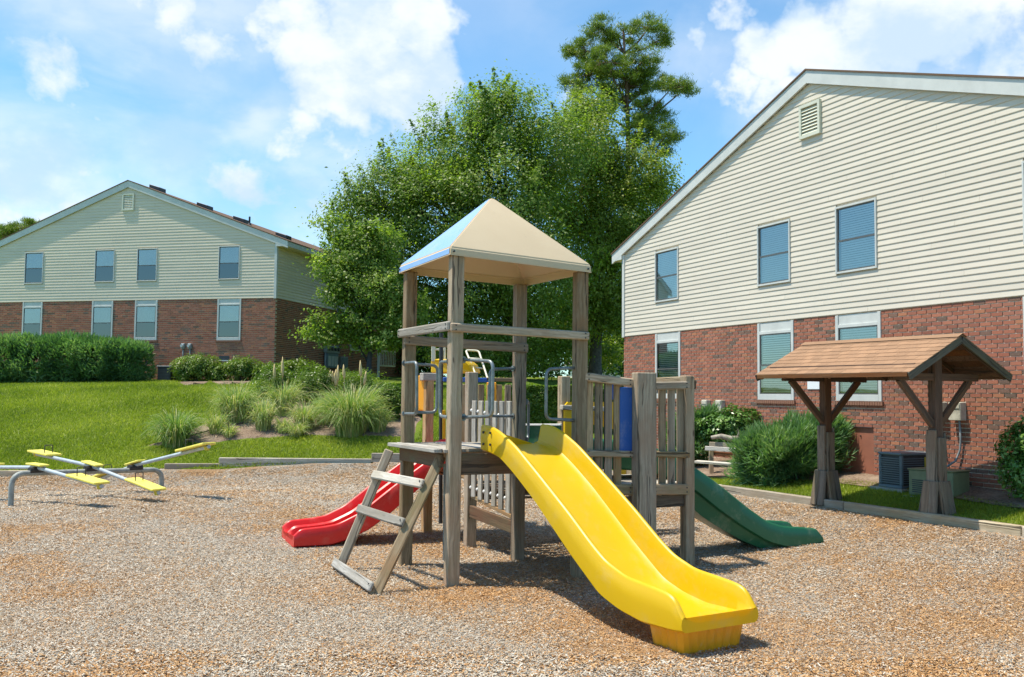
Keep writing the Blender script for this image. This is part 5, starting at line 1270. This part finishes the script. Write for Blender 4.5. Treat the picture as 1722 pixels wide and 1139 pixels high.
MB().tube([at(742, 560, 12.9), at(741, 880, 12.9)], .028, 10).build('steel_pole', M_['black'], play, Matrix.Identity(4), smooth=True, angle=40)
MB().tube([at(748.5, 780, 9.7), at(747.5, 942, 9.7)], .018, 10).build('steel_pole', M_['handle'], play, Matrix.Identity(4), smooth=True, angle=40)
def ladder_frame(pxs, Y0, Y1):
    (a, b, c, d) = pxs; o = MB().tube(arc_path([at(*a, Y0), at(*b, Y1), at(*c, Y1), at(*d, Y0)], .05, 4), .014, 8).build('climbing_rail', M_['cream'], play, Matrix.Identity(4), smooth=True, angle=50)
ladder_frame([(799, 628), (783, 589), (805, 590), (821, 640)], 12.9, 13.3)
for f in (.35, .75): MB().tube([at(783+16*f, 589+39*f, 13.1), at(805+14*f, 590+40*f, 13.1)], .011, 8).build('climbing_rung', M_['cream'], play, Matrix.Identity(4), smooth=True)
timber('cream_post', play, Vector(at(729, 608, 13.2)), Vector(at(729, 580, 13.2)), .055, .055, (1, 0, 0), M_['cream'], .006)
timber('cream_post', play, Vector(at(748, 608, 13.2)), Vector(at(748, 580, 13.2)), .03, .03, (1, 0, 0), M_['cream'], .006)
timber('climbing_rung', play, Vector(at(729, 588, 13.2)), Vector(at(750, 588, 13.2)), .025, .025, (0, 0, 1), M_['cream'], .004)
# yellow arched wall panel behind the front pickets
def arch_panel():
    c = PP3-E1*.04-E2*.12; Wd = 1.02; z0, z1 = .80, pz(960, 676, PP3); V = []; n = 16; x0, x1 = .16, .76; pts_o = [(0, z0), (Wd, z0), (Wd, z1-.05), (Wd-.04, z1), (.04, z1), (0, z1-.05)]
    arch = [(x1, z0)]+[((x0+x1)/2+(x1-x0)/2*math.cos(q), z1-.42+(x1-x0)/2*math.sin(q)) for q in np.linspace(0, math.pi, n)]+[(x0, z0)]
    poly = [(0, z0), (0, z1-.05), (.04, z1), (Wd-.04, z1), (Wd, z1-.05), (Wd, z0)]+arch
    bm = bmesh.new()
    for o in (0, .05):
        vs = [bm.verts.new((*(c+E1*x+E2*o), z)) for x, z in poly]
        if o == 0: va = vs; fa = bm.faces.new(vs)
        else: vb = vs; fb = bm.faces.new(vs[::-1])
    k = len(poly)
    for i in range(k): bm.faces.new((va[(i+1) % k], va[i], vb[i], vb[(i+1) % k]))
    bmesh.ops.triangulate(bm, faces=[fa, fb]); bmesh.ops.recalc_face_normals(bm, faces=bm.faces)
    me = bpy.data.meshes.new('arch_panel'); bm.to_mesh(me); bm.free(); me.materials.append(M_['yellow']); obj('arch_panel', me, play, Matrix.Identity(4), label='yellow plastic panel with an arched opening')
arch_panel()
plate('blue_panel', [at(1023, 640, 11.2), at(1041, 641, 11.2), at(1041, 672, 11.2), at(1023, 672, 11.2)], .02, M_['blue'], (.2, 1, 0), .004)

gp = [at(880, 716, 11.5), at(944, 716, 11.3), at(944, 770, 11.3), at(880, 770, 11.5)]
plate('green_panel', gp, .03, M_['green'], (.2, 1, 0), .005)
timber('panel_edge', play, Vector(gp[0])+Vector((0, 0, .01)), Vector(gp[1])+Vector((0, 0, .01)), .022, .05, up3, M_['bolt'], .003)

# ------------------------------------------------------------------ seesaw
def seesaw():
    b0 = np.array([-7.68, 14.75]); b1 = np.array([-6.10, 16.75])
    t = thing('seesaw', 'three-beam seesaw with yellow seats on a bent grey tube frame', 'seesaw', (b0[0], b0[1], g1(*b0)))
    zt0 = float(at(40, 796, b0[1]+.1)[2]); zt1 = float(at(262, 790.5, b1[1]-.1)[2])
    d = (b1-b0)/np.linalg.norm(b1-b0); q0 = b0-d*.0; q1 = b1
    pts = [(b0[0], b0[1], g1(*b0)-.1), (b0[0], b0[1], zt0), (b1[0], b1[1], zt1), (b1[0], b1[1], g1(*b1)-.1)]
    MB().tube(arc_path(pts, .20, 8), .042, 14).build('frame', M_['framepaint'], t, Matrix.Identity(4), smooth=True, angle=50)
    Lf = np.linalg.norm(b1-b0)
    beams = [ # f along frame, far end px, near end px (seat tips), bend height at the pivot
        (.15, (-38, 783, 16.3), (172, 815, 14.25), .07), (.50, (58, 760, 16.95), (268, 826, 14.85), .07), (.80, (160, 806, 17.4), (352, 748, 15.3), .07)]
    for f, fe, ne, up in beams:
        c = b0+(b1-b0)*f; zc = zt0+(zt1-zt0)*f+.042+.045; C_ = Vector((c[0], c[1], zc)); A = Vector(at(*fe)); B_ = Vector(at(*ne))
        A.z -= .03; B_.z -= .03
        hub = MB().tube([C_+Vector((0, 0, -.045))-Vector((d[0], d[1], 0))*.12, C_+Vector((0, 0, -.045))+Vector((d[0], d[1], 0))*.12], .055, 14).build('pivot_sleeve', M_['black'], t, Matrix.Identity(4), smooth=True, angle=40)
        path = [A, A.lerp(C_, .55), C_+(A-C_).normalized()*.12+Vector((0, 0, .0)), C_+(B_-C_).normalized()*.12, B_.lerp(C_, .55), B_]
        beam = MB().tube(path, .030, 12).build('seesaw_beam', M_['tubepaint'], t, Matrix.Identity(4), smooth=True, angle=60)
        dr = (B_-A).normalized(); side = dr.cross(Vector((0, 0, 1))).normalized(); upv = side.cross(dr).normalized()
        # centre plate
        def board(c_, L_, w_, th, dv, name, m=M_['seat']):
            sd_ = dv.cross(Vector((0, 0, 1))).normalized(); return timber(name, beam, c_-dv*L_/2, c_+dv*L_/2, w_, th, sd_, m, .008)
        board(C_+upv*.045, .42, .16, .03, dr, 'centre_plate')
        for e, s in ((A, 1), (B_, -1)):
            dv = (C_-e).normalized(); L_ = .70
            cc_ = e+dv*(L_/2)+Vector((0, 0, .05)); sb = board(cc_, L_, .27, .035, dv, 'seat')
            # u-shaped handle in front of the rider
            sd_ = dv.cross(Vector((0, 0, 1))).normalized(); hb = e+dv*(L_*.72)+Vector((0, 0, .067))
            MB().tube(arc_path([hb-sd_*.07, hb-sd_*.07+Vector((0, 0, .13)), hb+sd_*.07+Vector((0, 0, .13)), hb+sd_*.07], .02, 4), .008, 8).build('seat_handle', M_['black'], beam, Matrix.Identity(4), smooth=True, angle=50)
            bm_ = e+dv*.06; MB().tube([bm_+Vector((0, 0, .01)), bm_+Vector((0, 0, -.05))], [.05, .035], 10).build('bumper', M_['label'], beam, Matrix.Identity(4), smooth=True, angle=40)
seesaw()

# ------------------------------------------------------------------ planting
hp = drop(130, 645)
def hedge():
    """wide clipped juniper bank in front of the left house"""
    t = thing('juniper_hedge', 'broad feathery juniper hedge in front of the left house', 'hedge', tuple(hp))
    r = np.random.default_rng(5); Y = 29.8; s = Y/F_PX; LB = []
    for px, top, rx in ((-60, 562, 66), (0, 564, 54), (50, 562, 52), (105, 560, 52), (155, 563, 48), (196, 574, 34)):
        zb = g1(at(px, 640, Y)[0], Y+.5); c = at(px, 640, Y); zt = at(px, top, Y)[2]; H_ = (zt-zb)*.5
        LB.append((c[0], Y+1.0, zb+H_*.98, rx*s, 1.15, H_*1.0))
    P = []; O = []
    for l in LB:
        k = 11500; d = r.normal(size=(k, 3)); d /= np.linalg.norm(d, axis=1)[:, None]; rad = (1-.35*r.random(k)**2)[:, None]
        dd = np.sign(d)*np.abs(d)**.72                     # squarish section
        P.append(np.array(l[:3])+dd*rad*np.array(l[3:6])); O.append(d)
    P = np.concatenate(P); O = np.concatenate(O); nn = np.array([noise.noise(Vector(v*1.6)) for v in P]); P += O*nn[:, None]*.22
    k = (P[:, 2] > gz(P[:, 0], P[:, 1])+.02) & (P[:, 1] < Y+1.4); P, O, nn = P[k], O[k], nn[k]; n_ = len(P)
    d = O*.8+np.array([0, -.1, .5])+r.normal(0, .45, (n_, 3)); d /= np.linalg.norm(d, axis=1)[:, None]
    sd_ = np.cross(d, r.normal(size=(n_, 3))); sd_ /= np.linalg.norm(sd_, axis=1)[:, None]; L_ = (.13*(.5+r.random(n_)))[:, None]; w_ = .022
    V = np.stack([P-d*L_*.3, P+sd_*w_, P+d*L_, P-sd_*w_], 1).reshape(-1, 3)
    tt = np.repeat(np.clip(.45+nn*.6+r.normal(0, .17, n_), 0, 1), 4)[:, None]*np.ones((1, 3))
    obj('foliage', mesh('foliage', V, np.arange(4*n_).reshape(-1, 4), M_['juniper'], tint=tt), t, Matrix.Identity(4))
    mb = MB()
    for l in LB:
        for q in range(4): mb.tube([(l[0]+q*.2-.3, l[1], l[2]-l[5]-.1), (l[0]+q*.35-.5, l[1], l[2]+.1)], [.05, .02], 6)
    mb.build('stem', M_['bark'], t, Matrix.Identity(4), smooth=True)
hedge()
SG = 'small round shrubs along the left house wall'
for i, (px, py, w, hh, lb, n) in enumerate([(324, 641, 84, 46, 'largest rounded green shrub, beside the dark cooling unit at the left house', 9000), (362, 641, 44, 28, 'low round shrub just right of the largest rounded one', 4000),
      (405, 641, 70, 42, 'rounded green shrub under the lone lower window by the house corner', 6500), (441, 641, 46, 30, 'small round shrub at the brick corner of the left house', 4500), (500, 643, 72, 40, 'dark rounded shrub past the brick corner below the shaded wall', 6500)]):
    shrub('round_shrub', lb, px, py, w, hh, M_['shrub'], .035, n, SG, seed=20+i, Y=30.2 if i < 4 else 31.2, depth=.9)
for i, (px, py, w, hh, lb, n, m) in enumerate([(456, 674, 78, 62, 'olive green shrub at the left top of the planting bed', 7000, 'shrub'), (522, 680, 84, 66, 'fine leaved bushy shrub in the middle top of the planting bed', 8000, 'shrub'),
      (600, 678, 110, 54, 'wide low shrub behind the largest grass clump', 8000, 'shrub'), (654, 708, 66, 64, 'rounded shrub at the right end of the bed beside the tower post', 9000, 'shrub'), (700, 700, 50, 40, 'shrub at the bed edge seen between the tower posts', 5000, 'shrub_dark')]):
    shrub('bed_shrub', lb, px, py, w, hh, M_[m], .028, n, 'shrubs in the planting bed', seed=40+i)
GC = [('wispy tuft between the brown-based clump and the middle one', 418, 705, 46, 50, 120, .5, .3), ('low yellowing tuft right of the middle clump at the bed edge', 497, 735, 50, 34, 140, .5, .4), ('pale grass clump hugging the right flank of the largest one', 634, 728, 60, 52, 240, .45, .3),('dense green grass clump nearest the seesaw', 292, 752, 92, 70, 420, .30, .12), ('tall grass clump with dead brown base high on the bed', 392, 712, 84, 78, 420, .45, .25), ('sparse yellowish grass tuft left of the taller clumps', 362, 730, 50, 44, 160, .5, .4),
      ('thin small grass tuft at the bed edge below the brown-based clump', 384, 738, 34, 30, 90, .5, .45), ('upright yellow-green grass clump in the middle of the bed', 441, 725, 56, 62, 260, .5, .35), ('broad arching grass clump in front of the fine leaved shrub', 474, 700, 74, 70, 300, .5, .3),
      ('short grass tuft at the front edge of the bed middle', 474, 730, 34, 34, 110, .5, .4), ('drooping grey-green grass clump beside the largest clump', 510, 724, 64, 56, 230, .5, .35), ('largest fountain of pale green grass in the bed', 588, 733, 118, 92, 900, .42, .22), ('feathery pale grass clump filling in left of the largest one', 545, 715, 60, 62, 260, .45, .3)]
for i, (lb, px, py, w, hh, n, g, dr) in enumerate(GC): grass_clump(lb, px, py, w, hh, n, g, dr, seed=60+i)
PL_ = [(462, 640, 612), (475, 636, 600), (552, 645, 622), (558, 643, 624), (562, 644, 621), (568, 642, 614), (579, 638, 613), (607, 634, 606), (612, 648, 624), (564, 650, 630)]
for i, (px, yb, yt) in enumerate(PL_):
    nm = ['left of the pair of plumes by the brick corner', 'taller right one of the pair by the brick corner', 'leftmost plume of the cluster under the meter bank', 'second plume from the left under the meter bank', 'third plume from the left under the meter bank', 'tallest leaning plume of the meter bank cluster', 'rightmost upright plume of the meter bank cluster', 'tall plume left of the dark tree trunk', 'short plume touching the dark tree trunk', 'short low plume inside the meter bank cluster'][i]
    Yp = 25.5; a = Vector(at(px, yb, Yp)); b = Vector(at(px+random.uniform(-3, 4), yt, Yp)); g = Vector((a.x, a.y, g1(a.x, a.y)))
    t = thing('grass_plume', nm, 'grass plume', tuple(g), group='tan seed plumes standing above the bed')
    MB().tube([g, a], .008, 5).build('stalk', M_['plume'], t, Matrix.Identity(4))
    V = [a.lerp(b, q) for q in (0, .15, .4, .7, 1)]; MB().tube(V, [.012, .035, .045, .03, .006], 8).build('seed_head', M_['plume'], t, Matrix.Identity(4), smooth=True)

# right side planting
def wall_shrub(name, label, s, o, wm, hm, m, size, n, seed, sharp=False, depth=1., cat='shrub', lobes=6):
    p = wr(s, o); zg = g1(p[0], p[1])+LAWN_UP; P = np.array([p[0], p[1]-wm*.175*depth, zg]); Yp = P[1]
    c = CM @ (np.array([p[0], p[1], zg])-np.array([0, 0, CAM_H])); px = CX+F_PX*c[0]/c[2]; py = CY-F_PX*c[1]/c[2]
    return shrub(name, label, px, py, wm*F_PX/p[1], hm*F_PX/p[1], m, size, n, sharp=sharp, depth=depth, seed=seed, cat=cat, lobes=lobes, Y=p[1]-wm*.17*depth)
shrub('juniper_shrub', 'large spreading juniper behind the left shelter post', 1335, 818, 196, 104, M_['juniper'], .035, 42000, seed=81, sharp=True, depth=.55, lobes=9, Y=14.9)
shrub('juniper_shrub', 'partly hidden juniper right behind the end post of the play set', 1166, 790, 90, 100, M_['juniper'], .035, 11000, seed=82, sharp=True, depth=.6, lobes=5, Y=17.2)
shrub('round_shrub', 'clipped leafy green shrub below the pair of white boxes', 1232, 752, 118, 66, M_['shrub_dark'], .035, 12000, seed=83, depth=.5, Y=16.9)
shrub('holly_shrub', 'dense glossy shrub cut off by the right edge of the photo', 1752, 838, 128, 136, M_['shrub_dark'], .030, 17000, seed=84, depth=.8, Y=11.7)
# clipped hedge behind the tower
def box_hedge():
    Y = 24.; x0, x1 = at(850, 700, Y)[0], at(1050, 700, Y)[0]; r = np.random.default_rng(9); n = 42000
    zb = g1((x0+x1)/2, Y)-.1; zt = at(930, 648, Y)[2]
    t = thing('clipped_hedge', 'clipped hedge with sunlit top behind the play tower', 'hedge', ((x0+x1)/2, Y, zb))
    f = r.random(n); P = np.c_[x0+(x1-x0)*r.random(n), Y+2.0*r.random(n), zb+(zt-zb)*r.random(n)]; top = f < .5; P[top, 2] = zt-.12*r.random(top.sum())**2; P[~top, 1] = Y+.35*r.random((~top).sum())**2
    nn = np.array([noise.noise(Vector(v*1.5)) for v in P]); P[:, 2] += nn*.12*(P[:, 2]-zb)/(zt-zb); P[:, 1] += nn*.12
    O = np.where(top[:, None], np.array([[0, 0, 1.]]), np.array([[0, -1., .2]]))
    obj('foliage', leaf_mesh('foliage', P, .038, .5, M_['shrub'], .5+nn*.4+r.normal(0, .15, n), outward=O), t, Matrix.Identity(4))
    mb = MB()
    for k in range(9): x = x0+(x1-x0)*(k+.5)/9; mb.tube([(x, Y+.8, zb-.1), (x+.05, Y+.8, zt-.3)], [.05, .02], 6)
    mb.build('stem', M_['bark'], t, Matrix.Identity(4), smooth=True)
box_hedge()
# wood bench with a dead branch behind the green slide
def bench():
    Y = 16.3; p = at(1215, 800, Y); zg = g1(p[0], p[1])+LAWN_UP
    t = thing('plank_bench', 'low weathered plank bench half hidden by the large juniper', 'bench', (p[0], p[1], zg))
    def W(px, py, Y_): return Vector(at(px, py, Y_))
    timber('backrest_plank', t, W(1193, 747, 16.6), W(1268, 750, 16.2), .075, .035, up3, M_['wood'], .005)
    timber('backrest_plank', t, W(1186, 754, 16.4), W(1262, 759, 16.0), .075, .035, up3, M_['wood_white'], .005)
    timber('backrest_plank', t, W(1193, 762, 16.5), W(1262, 768, 16.1), .07, .035, up3, M_['wood_dark'], .005)
    timber('seat_plank', t, W(1170, 776.5, 16.1), W(1262, 783, 15.7), .04, .22, up3, M_['wood_white'], .005)
    for px in (1196, 1252): timber('bench_leg', t, W(px, 812, 16.35), W(px, 758, 16.45), .07, .07, (1, 0, 0), M_['wood'], .005)
    q = [W(1196, 736, 16.5), W(1213, 734, 16.5), W(1228, 738, 16.4), W(1240, 737, 16.4), W(1252, 745, 16.3)]
    t2 = thing('dead_branch', 'bleached crooked branch lying on top of the plank bench', 'branch', tuple(q[0]))
    MB().tube(q, [.03, .045, .05, .04, .02], 8).build('limb', M_['log'], t2, Matrix.Identity(4), smooth=True)
    MB().tube([q[3], W(1243, 728, 16.4), W(1241, 722, 16.3)], [.025, .015, .006], 6).build('twig', M_['log'], t2, Matrix.Identity(4), smooth=True)
bench()
# cooling unit beside the left house
p = at(275, 637, 30.6); zg = g1(p[0], p[1]); t = thing('air_conditioner', 'dark boxy cooling unit between the hedge and the round shrubs', 'air conditioner', (p[0], p[1], zg))
MM = Matrix.Translation((p[0], p[1], zg)) @ Matrix.Rotation(aL, 4, 'Z')
MB().box(-.23, .25, 0, .45, .0, .52).build('cabinet', M_['black'], t, MM, bevel=.01); MB().box(-.25, .27, -.02, .47, .521, .55).build('lid', M_['slate'], t, MM, bevel=.008)
for k in range(8): MB().box(-.2, .22, -.012, -.001, .06+k*.05, .085+k*.05).build('louvre', M_['grille'], t, MM)

# ------------------------------------------------------------------ trees
oak = [L(850, 215, 85, 36, 70), L(770, 265, 85, 36.3), L(930, 250, 90, 36.5), L(660, 330, 78, 35.5, 72), L(735, 365, 95, 35.2), L(840, 340, 110, 35), L(610, 400, 62, 35.5), L(650, 460, 70, 35), L(770, 470, 95, 35), L(890, 440, 105, 35.4), L(700, 300, 60, 37), L(600, 345, 45, 35.6), L(820, 170, 48, 36, 40), L(800, 560, 90, 36), L(900, 560, 80, 37)]
tb = at(870, 640, 36.5); tb[2] = g1(tb[0], tb[1])-.2
tree('oak_tree', 'large spreading green oak rising behind the play tower', tb, (tb[0]-.3, tb[1], tb[2]+7), .33, oak, 1250, 135, .36, .062, M_['leaf_oak'], M_['bark'], 101, hue=.45, nb=120)
oak2 = [L(1000, 250, 72, 39, 60), L(1060, 300, 68, 39.5), L(1030, 370, 80, 38.5), L(1090, 370, 45, 39), L(960, 340, 80, 39), L(1000, 450, 85, 38.5), L(1040, 520, 60, 39), L(960, 520, 70, 40), L(985, 190, 45, 39.5, 40), L(1100, 310, 36, 39.6), L(1010, 590, 45, 42, 26)]
tb = at(1000, 640, 39.5); tb[2] = g1(tb[0], tb[1])-.2
tree('oak_tree', 'yellow tinged oak between the green oak and the right house roof', tb, (tb[0]+.2, tb[1], tb[2]+7.5), .30, oak2, 760, 135, .36, .064, M_['leaf_oak2'], M_['bark'], 102, hue=.5, nb=80)
small = [L(605, 540, 46, 30.2, 30), L(640, 490, 52, 30.5, 40), L(588, 480, 42, 30.3, 26), L(530, 562, 22, 30.2, 9), L(556, 572, 22, 30.2, 9), L(600, 575, 30, 30.2, 12), L(575, 405, 30, 30.8, 22), L(640, 400, 40, 31, 26), L(560, 375, 22, 31, 16), L(655, 560, 45, 30.4, 36), L(570, 440, 38, 30.6, 30), L(620, 430, 48, 31), L(545, 545, 26, 30.2, 12), L(560, 500, 30, 30.2, 16), L(680, 520, 40, 31, 40), L(560, 458, 30, 30.3, 14)]
tb = at(620, 650, 30.4); tb[2] = g1(tb[0], tb[1])-.1
tree('sweetgum_tree', 'pale green tree with dark straight trunk by the left house wall', tb, (tb[0]+.05, tb[1], tb[2]+3.2), .10, small, 400, 95, .21, .052, M_['leaf_light'], M_['tree_post'], 103, hue=.5, nb=50, aspect=.6, flat=.6)
back = [L(720, 590, 55, 44, 40), L(830, 600, 60, 45, 40), L(900, 590, 60, 45, 45), L(980, 560, 60, 46, 45), L(1040, 600, 40, 45, 35), L(690, 550, 50, 45), L(1080, 520, 60, 50)]
tb = at(830, 650, 46); tb[2] = g1(tb[0], tb[1])-.2
tree('understory_tree', 'dark low tree mass filling the gap beneath the oak crowns', tb, (tb[0], tb[1], tb[2]+3), .2, back, 420, 110, .45, .095, M_['shrub_dark'], M_['bark'], 104, hue=.35, nb=50)
def pine(label, base_px, Y, r0, top_py, pads, seed, nper=42, needle=.20, npad=34):
    tb = at(*base_px, Y); tb[2] = 2.2; top = at(base_px[0], top_py, Y); t = thing('pine_tree', label, 'tree', tuple(tb))
    r = random.Random(seed); rn = np.random.default_rng(seed); mb = MB(); n = 14; pts = []
    for k in range(n+1):
        f = k/n; pts.append(Vector(tb).lerp(Vector(top), f)+Vector((math.sin(f*5+seed)*.22, 0, 0))*f)
    mb.tube(pts, [r0*(1-.8*k/n) for k in range(n+1)], 10)
    C = []
    for (px, py, rx, ry) in pads:
        c = Vector(at(px, py, Y+r.uniform(-1, 1))); s = Y/F_PX
        k = min(n-1, max(2, int(n*((c.z-.8-tb[2])/(top[2]-tb[2]))))); st = pts[k]
        mid = st.lerp(c, .55)+Vector((0, 0, -.15)); mb.tube([st, mid, c], [r0*.28, r0*.18, r0*.08], 6)
        for q in range(int(npad*rx*ry/820)+5):
            d = rn.normal(size=3); d /= np.linalg.norm(d); e = c+Vector((d[0]*rx*s, d[1]*rx*s*.9, d[2]*ry*s*1.15))
            mb.tube([c.lerp(e, .05), e], [r0*.06, r0*.03], 4, cap=False); C.append(e)
    mb.build('trunk', M_['bark_pine'], t, Matrix.Identity(4), smooth=True)
    C = np.array(C); idx = np.repeat(np.arange(len(C)), nper*3); m = len(idx); hc = rn.normal(0, .15, len(C))
    P = C[idx]+rn.normal(size=(m, 3))*np.array([1, 1, .6])*.15*(.6+.8*rn.random(len(C)))[idx][:, None]; d = rn.normal(size=(m, 3)); d[:, 2] = np.abs(d[:, 2])+.2; d /= np.linalg.norm(d, axis=1)[:, None]
    sd_ = np.cross(d, rn.normal(size=(m, 3))); sd_ /= np.linalg.norm(sd_, axis=1)[:, None]; L_ = (needle*(.6+.8*rn.random(m)))[:, None]
    V = np.stack([P-sd_*.016, P+sd_*.016, P+d*L_], 1).reshape(-1, 3); tt = np.repeat(np.clip(.45+hc[idx]+rn.normal(0, .15, m), 0, 1), 3)[:, None]*np.ones((1, 3))
    obj('crown', mesh('crown', V, np.arange(3*m).reshape(-1, 3), M_['needle'], tint=tt), t, Matrix.Identity(4))
pine('tall open-crowned pine rising behind the oaks against the sky', (1052, 640), 47., .26, 48, [(1015, 50, 28, 16), (1040, 62, 26, 14), (1090, 48, 30, 14), (1108, 68, 18, 12), (985, 85, 28, 13), (965, 92, 16, 10), (1020, 105, 36, 20), (990, 125, 28, 14), (1060, 120, 40, 20), (1045, 145, 44, 18), (1088, 140, 34, 14), (1130, 148, 26, 12), (1152, 150, 18, 9), (1085, 95, 24, 12), (1080, 185, 30, 14), (1100, 205, 30, 16), (1120, 228, 20, 12), (1070, 215, 26, 18), (1000, 170, 40, 24), (970, 140, 24, 12), (1095, 250, 34, 20)], 5)
pine('dark pine top showing over the left house roof', (20, 640), 62., .25, 378, [(-10, 405, 26, 18), (15, 392, 18, 12), (38, 382, 16, 9), (52, 380, 10, 7), (5, 400, 20, 14), (30, 396, 24, 14), (-40, 400, 30, 20), (25, 412, 30, 16)], 6, nper=46, needle=.24)
